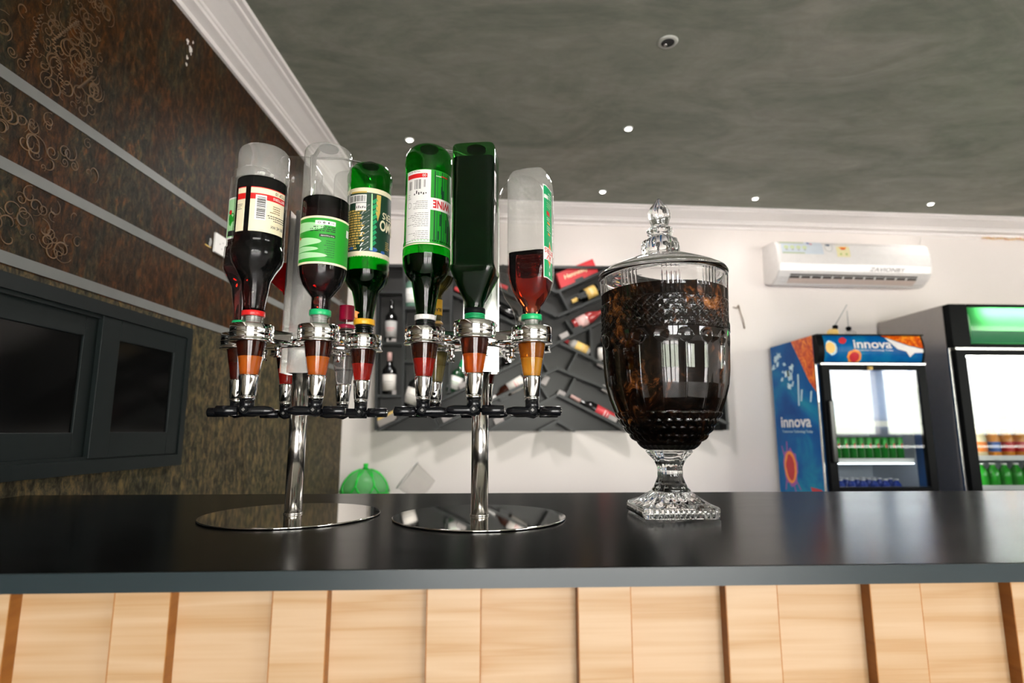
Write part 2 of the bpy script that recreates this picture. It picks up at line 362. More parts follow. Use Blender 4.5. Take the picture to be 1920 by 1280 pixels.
# cornice: one profile along both walls
prof = [(0, 2.655), (.012, 2.655), (.014, 2.672), (.05, 2.680), (.052, 2.690), (.060, 2.693), (.064, 2.700), (.095, 2.712), (.130, 2.727), (.150, 2.731), (.153, 2.738), (.172, 2.740), (.178, 2.75), (0, 2.75)]
cnr = []
for off, z in prof:   # mitre where the two offset planes meet
    a = np.array([[1, -KL], [-MB_, 1]]); rhs = np.array([XL+off*(1+KL*KL), YB-off*(1+MB_*MB_)]); s = np.linalg.solve(a, rhs); cnr.append((s[0], s[1], z))
n = len(prof)
c1 = MB(); c1.add([Lw(Y0, z, o) for o, z in prof]+cnr, [(i, (i+1) % n, n+(i+1) % n, n+i) for i in range(n)]+[tuple(range(n))])
struct('trim_2', c1, corn)
c2 = MB(); c2.add(cnr+[B(10.9, z, o) for o, z in prof], [(i, (i+1) % n, n+(i+1) % n, n+i) for i in range(n)])
struct('trim_3', c2, corn)

# window in the left wall
charcoal = mat('charcoal_paint', (.007, .011, .011), .45, var=.1, spec=.25); black = mat('black_void_glass', (.002, .002, .002), .12, spec=.25)
def Lbox(mb, y0, y1, z0, z1, a, b, mi=0): return mb.hexa([Lw(y0, z0, a), Lw(y1, z0, a), Lw(y1, z0, b), Lw(y0, z0, b), Lw(y0, z1, a), Lw(y1, z1, a), Lw(y1, z1, b), Lw(y0, z1, b)], mi)
zb, zt = onL(340, 871, .03)[1], onL(363, 617, .03)[1]; yr = onL(352, 740, .03)[0]; yl = .55
wf = MB(); t_ = .035
Lbox(wf, yl, yr, zb, zb+t_, -.02, .03); Lbox(wf, yl, yr, zt-t_, zt, -.02, .03); Lbox(wf, yr-t_*.7, yr, zb+t_, zt-t_, -.02, .03); Lbox(wf, yl, yl+t_, zb+t_, zt-t_, -.02, .03)
Lbox(wf, yl, yr, zt-t_-.010, zt-t_, -.02, .022); Lbox(wf, yl, yr, zb+t_, zb+t_+.008, -.02, .022)
wn = struct('window_1', wf, charcoal)
# plaster reveal: the wall surface shows the frame set in it; two sashes
def sash(y0, y1, z0, z1, oy0, oy1, oz0, oz1, f):
    m = MB(); a, b = f-.022, f
    Lbox(m, y0, oy0, z0, z1, a, b); Lbox(m, oy1, y1, z0, z1, a, b); Lbox(m, oy0, oy1, z0, oz0, a, b); Lbox(m, oy0, oy1, oz1, z1, a, b)
    s = m.build('sash', charcoal, wn, bevel=.0015)
    p = MB(); Lbox(p, oy0, oy1, oz0, oz1, f-.011, f-.006); p.build('pane', black, wn)
    return s
f2 = .026
y0, z1 = onL(197, 590, f2); y1 = onL(338, 640, f2)[0]; z0 = onL(170, 848, f2)[1]
oy0 = onL(216, 730, f2)[0]; oy1 = onL(321, 730, f2)[0]; oz1 = onL(222, 638, f2)[1]; oz0 = onL(204, 810, f2)[1]
sash(y0, yr-.027, zb+.038, zt-.036, oy0, oy1, oz0, oz1, f2)
f1 = .012
ry = onL(185, 700, f1)[0]; oy1b = onL(150, 700, f1)[0]; oz1b = onL(162, 630, f1)[1]; oz0b = onL(137, 811, f1)[1]
sash(yl+.02, ry-.012, zb+.038, zt-.036, yl+.08, oy1b, oz0b, oz1b, f1)
g = MB(); Lbox(g, ry-.004, ry+.001, zb+.06, zt-.05, .010, .019); g.build('gap_light_strip', alum, wn)  # bright strip stands in for light showing through the gap between the sashes

# wall socket plate, broken hole, cable stub
q0 = onL(404, 437, .006); q1 = onL(433, 492, .006)
so = thing('socket_plate', 'white blank electrical plate on the brown tiled wall, left of the bottles', 'socket', Lw(q0[0], q1[1]))
m = MB(); Lbox(m, q0[0], q0[0]+.145, onL(404, 437, 0)[1]-.075, onL(404, 437, 0)[1], 0.0005, .009); m.build('plate', white, so, .002)
m = MB()
for dy, dz in ((.03, -.03), (.045, -.045), (.05, -.02), (.06, -.055)): Lbox(m, q0[0]+dy, q0[0]+dy+.004, q0[1]+dz-.004, q0[1]+dz, .0088, .0096)
m.build('screw', greyp, so)
hy, hz = onL(390, 450, 0)
m = MB(); blob(m, wfn, hy, hz, .022, .019, 0, .0015, 18, .2, 3, pi/2); blob(m, wfn, hy+.013, hz-.006, .009, .015, 1, .0022, 14, .35, 5); blob(m, wfn, hy, hz-.022, .02, .003, 2, .002, 14, .3, 6)
struct('hole', m, [black, greyp, gold], walll)
cx_, cz_ = onB(1384, 573, .01)
m = MB(); p = [B(cx_-.035, cz_-.01, .004), B(cx_-.015, cz_-.02, .02), B(cx_, cz_+.005, .012), B(cx_+.012, cz_-.05, .012), B(cx_+.028, cz_-.10, .01), B(cx_+.036, cz_-.16, .008)]
tag(m.tube(p, [.003, .004, .005, .003, .003, .004], 8).build('cable_stub', mat('old_cable', (.25, .18, .12), .7)), 'short frayed cable stub hanging from the cream wall right of the glass urn', 'cable')

# ceiling fittings
warm = emis('warm_led', (1.0, .93, .82), 28)
names = ['ceiling downlight above the gap between the two bottle dispensers', 'ceiling downlight nearest the middle, just below the dark fitting', 'ceiling downlight directly left of the glass finial, over the wall rack', 'ceiling downlight right of the glass finial, left of the air conditioner', 'ceiling downlight above the air conditioner, furthest right']
for (x, y), lb, pw in zip(((768, 262), (1178, 241), (1130, 359), (1416, 372), (1745, 382)), names, (50, 60, 4, 5, 3)):
    p = onZ(x, y, 2.749); t = thing('ceiling_spotlight', lb, 'ceiling light', (p[0], p[1], 2.75), 'small round ceiling downlights')
    MB().lathe([(2.7499, .024), (2.7455, .021), (2.7455, .015)], (p[0], p[1]), 28, cap=(True, False)).build('trim_ring', white, t)
    MB().lathe([(2.7470, .016), (2.7440, .014)], (p[0], p[1]), 24).build('lens', warm, t)
    l_ = bpy.data.lights.new('downlight_lamp', 'SPOT'); l_.energy = pw; l_.spot_size = radians(160); l_.spot_blend = .8; l_.shadow_soft_size = .10; l_.color = (1, .96, .92)
    lo_ = bpy.data.objects.new('downlight_lamp', l_); COL.objects.link(lo_); lo_.parent = t; lo_.location = (0, 0, -.015)
p = onZ(1252, 79, 2.749); t = thing('unlit_downlight', 'unlit round downlight with a dark centre on the grey ceiling', 'ceiling light', (p[0], p[1], 2.75))
MB().lathe([(2.7499, .040), (2.745, .036), (2.745, .026)], (p[0], p[1]), 32, cap=(True, False)).build('trim_ring', mat('grey_white_ring', (.45, .46, .42), .4), t)
MB().lathe([(2.7468, .027), (2.7450, .024)], (p[0], p[1]), 24).build('lens', mat('dark_lens', (.03, .03, .03), .2), t)
MB().lathe([(2.7452, .009), (2.742, .006)], (p[0]-.006, p[1]+.012), 14).build('bulb', alum, t)

# ------------------------------------------------------------------ bar counter
def top_mat():
    m, N, L = nodes('black_laminate'); b = N['Principled BSDF']; setp(b, None, .22, spec=.08)
    t = N.new('ShaderNodeTexCoord').outputs['Object']; n1 = noise(N, L, t, 4, 6, .6, 0, (.6, 3, 1))
    a = ramp(N, [(.3, (.0035, .004, .004)), (.7, (.008, .0085, .0085))], n1.outputs[0], L); L(a.outputs[0], b.inputs['Base Color'])
    r = N.new('ShaderNodeMapRange'); r.inputs[3].default_value = .17; r.inputs[4].default_value = .23; L(n1.outputs[0], r.inputs[0]); L(r.outputs[0], b.inputs['Roughness']); return m
def wood(name, c0, c1, c2):
    m, N, L = nodes(name); b = N['Principled BSDF']; setp(b, None, .42, spec=.4)
    t = N.new('ShaderNodeTexCoord').outputs['Object']
    oi = N.new('ShaderNodeObjectInfo'); ad = N.new('ShaderNodeVectorMath'); ad.operation = 'ADD'; L(t, ad.inputs[0]); L(oi.outputs['Random'], ad.inputs[1]); t = ad.outputs[0]
    n1 = noise(N, L, t, 2.4, 3, .5, .2, (.40, 1, 5)); n2 = noise(N, L, t, 16, 5, .6, .2, (.12, 1, 8))
    wv = N.new('ShaderNodeMath'); wv.operation = 'MULTIPLY_ADD'; wv.inputs[1].default_value = 5; L(n1.outputs[0], wv.inputs[0]); L(n2.outputs[0], wv.inputs[2])
    fr = N.new('ShaderNodeMath'); fr.operation = 'PINGPONG'; fr.inputs[1].default_value = .5; L(wv.outputs[0], fr.inputs[0])
    a = ramp(N, [(.0, tuple(a_*.55+b_*.45 for a_, b_ in zip(c0, c1))), (.16, c1), (.5, c2)], fr.outputs[0], L); L(a.outputs[0], b.inputs['Base Color']); return m
pine = wood('pale_pine_veneer', (.335, .185, .075), (.40, .26, .142), (.445, .31, .192)); edge = wood('dark_edge_band', (.20, .065, .008), (.26, .095, .014), (.30, .115, .02))
lam = top_mat(); skyedge = mat('sky_tinted_edge', (.016, .026, .030), .3, var=.08)  # edge colour carries the teal of the sky reflected in it
bar = thing('bar_counter', 'long bar counter with glossy black top and pale wooden front with battens', 'counter', (0, 1.0, 0))
XA, XZ = -1.118, 7.5
def xw(y): return XL+KL*y+.002
MB().prism([(xw(.645), .645), (XZ, .645), (XZ, 1.40), (xw(1.40), 1.40)], lambda u, v, d: (u, v, d), 1.081, 1.10).build('worktop', lam, bar, .0012)
MB().box((XA, .6435, 1.0795), (XZ, .6449, 1.0995)).build('front_edge', skyedge, bar)
MB().box((XA, .676, 0), (XZ, .70, 1.081)).build('front_board', pine, bar)
MB().box((-1.07, 1.33, 0), (XZ, 1.35, 1.081)).build('rear_board', c_('grey_board', (.2, .2, .2)), bar)
for k in range(-7, 16):
    x1 = -.005+.1668*k; x0 = x1-.060
    if x0 < XA or x1 > 1.3: continue
    b_ = MB().box((x0+.0012, .660, 0), (x1-.0012, .676, 1.0805)).build('batten', pine, bar)
    for xa, xb in ((x0, x0+.0012), (x1-.0012, x1)): MB().box((xa, .6601, 0), (xb, .676, 1.0805)).build('edge_strip', edge, b_, label='dark orange side edge of the batten')

# ------------------------------------------------------------------ bottle dispensers
CHB, CHT = 1.350, 1.655
def measure(st, cx, cy, kind, ang, side=1):
    """spirit measure clamped on the stand: collar, cup, liquor, ferrule, valve, lever"""
    c = (cx, cy)
    m = MB()
    m.lathe([(1.4072, .0325), (1.4072, .0335), (1.4085, .0342), (1.4205, .0342), (1.4216, .0332), (1.4216, .016)], c, 48, cap=(True, False))
    m.lathe([(1.3930, .0240), (1.3930, .0352), (1.3942, .0358), (1.3960, .0345), (1.3975, .0340), (1.4050, .0340), (1.4062, .0352), (1.4072, .0350), (1.4072, .02)], c, 48, cap=(False, True))
    o = m.build('spirit_measure', chrome, st)
    cup = MB().lathe([(1.3380, .0150), (1.345, .0164), (1.37, .0202), (1.3930, .0238)], c, 40, cap=(False, False)); cup.build('cup', cupm, o)
    lo = J[kind]; hi = J['topgold'] if kind == 'gold' else (J['clear'] if kind == 'clear' else (J['olive'] if kind == 'olive' else J['top']))
    MB().lathe([(1.3382, .0135), (1.345, .0148), (1.3665, .0183), (1.3685, .0190), (1.3690, .0178)], c, 36).build('liquor', lo, o)
    MB().lathe([(1.3694, .0180), (1.3694, .0192), (1.3926, .0228)], c, 36).build('upper_liquor', hi, o)
    MB().lathe([(1.3040, .0124), (1.3050, .0130), (1.3360, .0153), (1.3385, .0153)], c, 36).lathe([(1.2980, .0112), (1.2980, .0122), (1.3036, .0124)], c, 36).build('ferrule', chrome, o)
    MB().lathe([(1.2840, .0100), (1.2850, .0112), (1.2980, .0114)], c, 28).build('valve', blackp, o)
    # lever: cross bar with a bulky head on one side and a round pad on the other
    d = Vector((cos(ang), sin(ang), 0)); p = Vector((cx, cy, 1.2800)); s = side
    m = MB(); m.tube([p-d*s*.044, p-d*s*.041, p-d*s*.030, p-d*s*.012, p+d*s*.002, p+d*s*.010], [.003, .0055, .0082, .0075, .0105, .007], 16)
    m.tube([p+d*s*.008, p+d*s*.0495], .0038, 12, 1); m.tube([p+d*s*.0125, p+d*s*.0135, p+d*s*.047, p+d*s*.048], [.006, .0083, .0083, .0075], 18)
    m.tube([p+Vector((0, -.007, .0015)), p+Vector((0, -.0125, .0015))], [.0070, .0060], 14, 3); m.tube([p+Vector((0, -.0122, .0015)), p+Vector((0, -.0130, .0015))], .0030, 4, 2)
    m.build('lever', [blackp, chrome, c_('dull_bolt', (.16, .15, .14)), blackm], o)
    return o
def stand(label, bx, by, r, th, kinds, angs, disk, clamps, top):
    st = thing('bottle_dispenser_stand', label, 'bottle stand', (bx, by, 1.10), 'rotating bottle dispensers on the bar')
    MB().lathe([(1.1002, disk*.99), (1.1012, disk), (1.1030, disk), (1.1036, disk-.001)], (bx, by), 96).build('base_plate', mirror, st)
    MB().lathe([(1.1037, .0150), (CHB+.005, .0150)], (bx, by), 36).lathe([(1.1037, .0165), (1.1055, .0165), (1.1065, .015)], (bx, by), 36).build('pole', steel, st)
    h = .032; m = MB(); t = .0025
    for a, b_ in (((bx-.019, by-.022, CHB), (bx-.0165, by+.020, CHT)), ((bx+.0165, by-.022, CHB), (bx+.019, by+.020, CHT)), ((bx-h, by+.020, CHB), (bx+h, by+.0225, CHT)), ((bx-h, by-.020, CHB), (bx-h+t, by+.020, CHT)), ((bx+h-t, by-.020, CHB), (bx+h, by+.020, CHT)), ((bx-.0165, by-.022, CHB), (bx+.0165, by-.0195, CHT))): m.box(a, b_)
    m.build('column', alum, st)
    for sx in (-1, 1):
        for zz in (1.375, 1.44, 1.60):
            MB().tube([(bx+sx*.0257, by+.020, zz), (bx+sx*.0257, by+.016, zz)], [.0042, .003], 12).build('bolt', chrome, st)
    MB().lathe([(1.393, .036), (1.3935, .040), (1.4085, .040), (1.409, .036)], (bx, by), 32).build('hub', chrome, st)
    P = []
    for k in range(6):
        a = radians(th+60*k); px, py = bx+r*sin(a), by-r*cos(a); P.append((px, py))
        d = Vector((sin(a), -cos(a), 0)); s_ = Vector((cos(a), sin(a), 0)); q = Vector((bx, by, 0))
        A, B_ = q+d*.034, q+d*(r-.030)
        m = MB()
        for w0, w1, z0, z1 in ((.012, .009, 1.402, 1.4195), (.018, .006, 1.3945, 1.400)):
            m.hexa([A-s_*w0+Vector((0, 0, z0)), A+s_*w0+Vector((0, 0, z0)), B_+s_*w1+Vector((0, 0, z0)), B_-s_*w1+Vector((0, 0, z0)), A-s_*w0+Vector((0, 0, z1)), A+s_*w0+Vector((0, 0, z1)), B_+s_*w1+Vector((0, 0, z1)), B_-s_*w1+Vector((0, 0, z1))])
        ar = m.build('arm', chrome, st, .0015)
        c3 = q+d*(r-.046)+s_*.010
        MB().lathe([(1.374, .0022), (1.3745, .0028), (1.3925, .0028)], (c3.x, c3.y), 12).lathe([(1.383, .0052), (1.392, .0060)], (c3.x, c3.y), 6).tube([c3-s_*.008+Vector((0, 0, 1.3745)), c3+s_*.008+Vector((0, 0, 1.3745))], [.0022, .0026], 8).build('thumb_screw', chrome, ar)
        if kinds[k]: measure(st, px, py, kinds[k], angs[k], 1 if k in (0, 1, 2) else -1)
    MB().lathe([(CHT, .006), (top, .006)], (bx, by), 14).build('spring_rod', steel, st)
    return st, P
LS, LP = stand('chrome bottle dispenser stand on the left, nearer the brown tiled wall', -.340, 1.045, .110, 31, ['orange', 'red', 'clear', 'red', 'darkred', 'orange'], [.12, -.05, .1, .0, .1, .03], .150, [(0, 1.745), (1, 1.745)], 1.775)
# kinds run from the front one round to the right
RS, RP = stand('chrome bottle dispenser stand on the right, nearer the glass urn', -.012, 1.010, .106, -5, ['burnt', 'gold', 'darkred', 'darkred', 'olive', 'red'], [.05, -.10, .1, .0, -.12, .02], .148, [(0, 1.712), (5, 1.73)], 1.755)
# put right the left measures: front one orange, right one red, front-left one orange

# ------------------------------------------------------------------ the bottles hanging in the dispensers
def bottle(label, P, prof, level, shell, liq, parts, n=48, group='bottles hanging in the dispensers', ax=None, name='hanging_bottle', ly=420):
    """prof rows: (px y, half width px, mode f/s, exponent, rotation); level in px (front)"""
    cx, cy = P; dp = depth((cx, cy, 1.5))
    def row(q):
        y, hw = q[0], q[1]; r = hw/F*dp; mode = q[2] if len(q) > 2 else 's'; Yv = cy-r if mode == 'f' else cy
        xx = ax if ax else 960+F*((np.array((cx, cy, 1.5))-CAM)@_r)/dp
        z = onY(xx, y, Yv)[2]
        return (z, r, q[3] if len(q) > 3 else 2, q[4] if len(q) > 4 else 0)
    R = sorted([row(q) for q in prof], key=lambda q: q[0])
    R[0] = (1.4225, *R[0][1:])
    if level:                                       # a row of vertices exactly at the liquor level
        zv = onY(ax or 900, level, cy-max(q[1] for q in R))[2]
        for i in range(len(R)-1):
            if R[i][0] < zv < R[i+1][0]:
                kk = (zv-R[i][0])/(R[i+1][0]-R[i][0]); R.insert(i+1, (zv, R[i][1]*(1-kk)+R[i+1][1]*kk, *R[i+1][2:])); break
    t = thing(name, label, 'bottle', (cx, cy, 1.4225), group)
    m = MB().lathe(R, (cx, cy), n, cap=(False, True))
    if level and shell is clear:
        Rb_ = max(q[1] for q in R); zl_ = onY(ax or 900, level, cy-Rb_)[2]
        m.m = [1 if sum(m.v[i][2] for i in f)/len(f) > zl_ else 0 for f in m.f]; m.build('glass_wall', [clear, clearf], t)
    else: m.build('glass_wall', shell, t)
    nrm = sqrt(cx*cx+cy*cy); fx, fy = cx/nrm, cy/nrm
    def rad(z, t_):
        for i in range(len(R)-1):
            if R[i][0] <= z <= R[i+1][0]:
                k = (z-R[i][0])/max(1e-9, R[i+1][0]-R[i][0]); r = R[i][1]*(1-k)+R[i+1][1]*k; ex = R[i][2]*(1-k)+R[i+1][2]*k; ro = R[i][3]; break
        else: r, ex, ro = R[-1][1], R[-1][2], R[-1][3]
        if ex != 2: r = r/((abs(cos(t_-ro))**ex+abs(sin(t_-ro))**ex)**(1/ex))
        return r
    Rb = max(q[1] for q in R)
    def fn(a, py, d):
        """a: angle round the bottle, 0 towards the camera, + to the right; py: photo row at the front"""
        z = zrow(py); dx, dy = -fx*cos(a)+fy*sin(a), -fy*cos(a)-fx*sin(a)
        r = rad(zrow(ly), atan2(dy, dx))+.0009+d; return (cx+r*dx, cy+r*dy, z)
    def zrow(py): return onY(ax or 900, py, cy-Rb)[2]
    lz = frontrow(P, NECKTOP[ax], 19)[0] if ax in NECKTOP else None
    if liq is not None:
        zl = zrow(level) if level else R[-1][0]-.002
        Q = [(q[0], q[1]*.955-.0004, *q[2:]) for q in R if q[0] < zl-.001]; 
        k = 0
        for i in range(len(R)-1):
            if R[i][0] <= zl <= R[i+1][0]: kk = (zl-R[i][0])/(R[i+1][0]-R[i][0]+1e-9); rr = R[i][1]*(1-kk)+R[i+1][1]*kk; Q.append((zl, rr*.955-.0004, *R[i+1][2:]))
        if lz:
            Q = [q for q in Q if q[0] > lz+.002]; Q = [(lz, Q[0][1], *Q[0][2:])]+Q; MB().lathe([(1.4230, .0110), (lz-.0005, .0120)], (cx, cy), 24).build('stopper', greyp, t)
        MB().lathe(Q, (cx, cy), n).build('liquor', liq, t)
    parts(t, fn, zrow, R); TOPZ[(round(cx, 3), round(cy, 3))] = R[-1][0]
    return t
def neck_ring(t, cx, cy, z0, z1, r, m):
    MB().lathe([(z0, r*.9), (z0, r*.98), (z0+.0006, r), (z1-.0006, r), (z1, r*.98), (z1, r*.9)], (cx, cy), 36).build('cap_ring', m, t)
def threads(t, cx, cy, z0, z1, r, m, n=4):
    b = MB()
    for i in range(n): b.ring((cx, cy), r, .0011, z0+(z1-z0)*(i+.5)/n, 32, 6)
    b.build('thread', m, t)
def labelfn(fn): return fn
RG = 4  # degrees per patch column
def wrap(mb, fn, u0, u1, y0, y1, mi, d, m=1): patch(mb, fn, u0, u1, y0, y1, mi, d, max(2, int(abs(u1-u0)/radians(RG))), m)

def frontrow(P, y, rpx): # height of a feature seen at the front of a thin neck
    dp = depth((P[0], P[1], 1.5)); return onY(900, y, P[1]-rpx/F*dp)[2], rpx/F*dp

TOPZ = {}; NECKTOP = {487: 584, 597: 581, 998: 586}
# --- left stand
P = LP[5]
def pa(t, fn, zr, R):
    z1, r = frontrow(P, 584, 20.5); z0, _ = frontrow(P, 593, 20.5); neck_ring(t, *P, z0, z1, r, c_('red_ring_plastic', (.65, .02, .02), .3))
    threads(t, *P, 1.4235, z0, .0158, clear)
    m = MB()
    for (u0, u1) in ((-1.02, -.62), (-.42, 1.0)):
        wrap(m, fn, u0, u1, 432, 349, 0, 0); wrap(m, fn, u0, u1, 350.5, 349, 1, .0002); wrap(m, fn, u0, u1, 372, 361, 1, .0002)
    wrap(m, fn, -.22, .18, 410, 364, 2, .0003); 
    P_ = [(-.19, .16)]; bars(m, fn, -.16, .15, 408, 366, 3, .0005, 20, 3, horiz=True)
    lines(m, fn, .32, .75, 395, 379, 4, 4, .0004, 2, .4, True); lines(m, fn, .22, .98, 410, 398, 3, 3, .0004, 4, .4, True)
    put_text(m, 'NW 24-1001', fn, .40, 1.0, 417, 423, 3, .0004, .01, flip=False); put_text(m, 'BITTERS', fn, .42, .95, 369, 364, 2, .0004, .01, flip=True)
    put_text(m, 'TOP 10', fn, .5, .95, 359, 353, 3, .0004, .01, flip=True)
    lines(m, fn, -1.0, -.66, 392, 380, 4, 3, .0004, 9)
    m.build('label', [cream, red, whitep, ink, brownp], t, label='cream paper label with a red band and barcode')
bottle('inverted bottle of dark liquor with torn cream label and red neck ring, left stand', P,
       [(609, 16), (594, 17, 'f'), (585, 17.5, 'f'), (570, 20), (550, 23), (528, 26), (510, 35), (496, 44), (484, 47), (470, 47.5), (468, 46), (462, 46), (458, 47), (452, 46), (400, 46), (360, 46.5), (345, 46), (343, 47), (330, 47), (328, 46), (298, 46), (290, 44, 's'), (286, 40, 's'), (284, 30, 's')], 326, clear, dark, pa, ax=487)
P = LP[0]
def pa(t, fn, zr, R):
    z1, r = frontrow(P, 581, 19.5); z0, _ = frontrow(P, 591, 19.5); neck_ring(t, *P, z0, z1, r, gring); threads(t, *P, 1.4235, z0, .0155, clear)
    m = MB(); wrap(m, fn, -1.25, 1.25, 494, 404, 0, 0); wrap(m, fn, -1.2, 1.25, 490, 408, 1, .0002)
    for (yc, h, ue) in ((424, 9, .0), (452, 8, -.1), (466, 5, -.2), (478, 6, .15)):
        n = 14; pts = [(-1.2+(ue+1.2)*i/n, yc-h*sqrt(max(0, 1-(i/n)**2))) for i in range(n+1)]+[(-1.2+(ue+1.2)*i/n, yc+h*sqrt(max(0, 1-(i/n)**2))) for i in range(n, -1, -1)]
        for i in range(n): poly(m, fn, [pts[i], pts[i+1], pts[2*n-i], pts[2*n+1-i]], 2, .0003)
    wrap(m, fn, -.38, .42, 421, 413, 3, .0004)
    put_text(m, 'O', fn, -.28, -.16, 419, 415, 4, .0006, .02); put_text(m, 'e', fn, -.08, .02, 419, 415, 4, .0006, .02); put_text(m, '1', fn, .12, .17, 419, 415, 4, .0006, .02); put_text(m, '18', fn, .25, .36, 419, 415, 5, .0006, .01)
    lines(m, fn, -.7, .42, 434, 423, 3, 4, .0004, 6, .45, True); wrap(m, fn, -.2, .42, 443.5, 438, 4, .0004); put_text(m, 'Made Responsibly', fn, -.14, .38, 442.5, 439.5, 3, .0006, 0, flip=True)
    lines(m, fn, -.1, .42, 482, 448, 8, 6, .0004, 7, .25, True); wrap(m, fn, 1.0, 1.2, 434, 420, 3, .0004); blob(m, fn, -1.1, 444, .05, 3, 7, .0004)
    m.build('label', [cream, grn, grnlt, whitep, ink, greyp, dgrn, red], t, label='bright green wrap label edged in cream')
bottle('inverted ridged bottle with bright green wrap label and green neck ring, left stand', P,
       [(608, 15.5), (592, 16.5, 'f'), (582, 17, 'f'), (562, 17.5, 's'), (558, 18), (548, 26), (535, 36), (520, 42), (505, 44), (496, 44.5), (400, 44.5), (385, 44), (375, 44.6), (362, 44), (355, 43.4), (348, 44.2), (340, 43.4), (333, 44.4), (325, 43.6), (318, 44.4), (310, 43.4), (303, 44), (292, 44), (286, 41.5), (282, 34)], 363, clear, dark, pa, ax=597)
P = LP[1]
def pa(t, fn, zr, R):
    z1, r = frontrow(P, 598, 19.5); z0, _ = frontrow(P, 608, 19.5); neck_ring(t, *P, z0, z1, r, yring); threads(t, *P, 1.4235, z0, .0160, blackp)
    b = MB(); q = Vector((P[0]-.012, P[1]-.017, z1)); b.tube([q, q+Vector((0, 0, .008)), q+Vector((.002, 0, .0125))], [.0035, .0028, .005], 12); b.build('pour_tab', c_('orange_tab', (.85, .33, .10)), t)
    m = MB(); wrap(m, fn, -1.3, 1.3, 480, 351, 0, 0); wrap(m, fn, -1.3, 1.3, 470, 360, 1, .0002)
    lines(m, fn, -1.1, -.1, 468, 392, 16, 2, .0004, 3, .62); wrap(m, fn, -.85, -.12, 361, 358, 2, .0005); wrap(m, fn, -1.05, -.12, 379, 364, 3, .0005); bars(m, fn, -1.0, -.16, 377, 366, 4, .0007, 20, 6)
    wrap(m, fn, -.6, -.12, 394, 380, 3, .0005)
    for i, h in enumerate((4, 5, 3, 4, 3)): wrap(m, fn, -.56+.09*i, -.52+.09*i, 390, 390-h, 4, .0007)
    for i in range(9):      # herb leaves
        yc = 376+i*10; poly(m, fn, [(.05, yc+6), (-.22-.03*(i % 3), yc+9), (-.34, yc+16), (-.12, yc+12)], 3 if i > 3 else 5, .0006)
        poly(m, fn, [(.10, yc), (.30, yc-7), (.38, yc-3), (.2, yc+5)], 6, .0006)
    poly(m, fn, [(.08, 362), (.13, 362), (.18, 420), (.22, 468), (.12, 468), (.1, 420)], 7, .0007); poly(m, fn, [(.32, 362), (.52, 362), (.50, 395), (.40, 412), (.30, 396)], 2, .0005)
    blob(m, fn, .25, 466, .18, 4, 8, .0006); blob(m, fn, .72, 468, .12, 3, 8, .0006); blob(m, fn, -.75, 464, .12, 3, 8, .0006)
    put_text(m, 'BITTERS', fn, .62, 1.9, 405, 392, 9, .0008, .02, flip=True); put_text(m, 'ALOMO', fn, .50, 2.0, 428, 407, 9, .0008, .03, flip=True); lines(m, fn, .85, 1.2, 462, 445, 5, 2, .0006, 8)
    m.build('label', [cream, dgrn, gold, whitep, ink, greyp, emer, grnlt, bluep, cream], t, label='dark green and gold herbal label with cream borders')
bottle('inverted green bottle with gold herbal label and yellow neck ring, right of the left stand', P,
       [(622, 15), (608, 15.5, 'f'), (598, 15, 'f'), (580, 18), (560, 21.5), (547, 25), (538, 33), (528, 39), (515, 42), (505, 42), (500, 41.2), (492, 42), (486, 41), (350, 41), (345, 42.4), (335, 42.5), (325, 39), (318, 33), (314, 24)], 502, greeng, dark, pa, ax=684)
P = LP[4]
def pa(t, fn, zr, R):
    z1, r = frontrow(P, 603, 19); z0, _ = frontrow(P, 611, 19); neck_ring(t, *P, z0, z1, r, gring); threads(t, *P, 1.4235, z0, .0155, clear)
    m = MB(); wrap(m, fn, -1.25, -.2, 446, 368, 0, 0); wrap(m, fn, -1.2, -.3, 443, 371, 1, .0002); blob(m, fn, -.92, 408, .16, 12, 2, .0004, 16, .3, 2); blob(m, fn, -.98, 396, .1, 5, 3, .0005, 12, .3, 4); wrap(m, fn, -1.1, -.6, 441, 431, 4, .0004)
    m.build('label', [whitep, grnlt, grn, red, ink], t, label='pale green label with a leaf print')
bottle('inverted dark bottle with pale green label half hidden behind the red-ringed bottle', P,
       [(622, 15), (612, 16, 'f'), (602, 16, 'f'), (580, 18), (560, 22), (540, 25), (520, 36), (508, 42), (500, 42), (470, 41), (468, 38.5), (450, 38.5), (446, 40), (370, 40), (345, 39.5), (330, 38), (322, 30)], 372, clearg, dark, pa, ax=458)
P = LP[3]
def pa(t, fn, zr, R): threads(t, *P, 1.4235, 1.434, .0148, blackp)
bottle('inverted square clear bottle with red liquor, rear of the left stand behind the aluminium column', P,
       [(622, 12), (608, 13), (560, 14), (550, 17, 's', 4), (536, 34, 's', 8), (530, 36, 's', 8), (340, 36, 's', 8), (318, 36, 's', 8), (306, 30, 's', 6)], 492, clearg, redliq, pa, ax=546)
P = LP[2]
def pa(t, fn, zr, R):
    z1, r = frontrow(P, 609, 15.5); z0, _ = frontrow(P, 616, 15.5); neck_ring(t, *P, z0, z1, r, pring); threads(t, *P, 1.4235, z0, .0145, blackp)
    m = MB(); dp = depth((*P, 1.5)); z0, z1 = onY(651, 601, P[1])[2], onY(651, 574, P[1])[2]; MB().lathe([(z0, 13.6/F*dp), (z1, 13.6/F*dp)], P, 36, cap=(False, False)).build('label', mag, t, label='magenta neck label')
bottle('inverted clear bottle with magenta neck label and pink ring, rear right of the left stand', P,
       [(624, 12.5), (612, 13), (566, 13), (560, 15), (548, 26), (538, 33), (520, 35), (340, 35), (334, 33), (330, 25)], None, clearg, None, pa, ax=652)
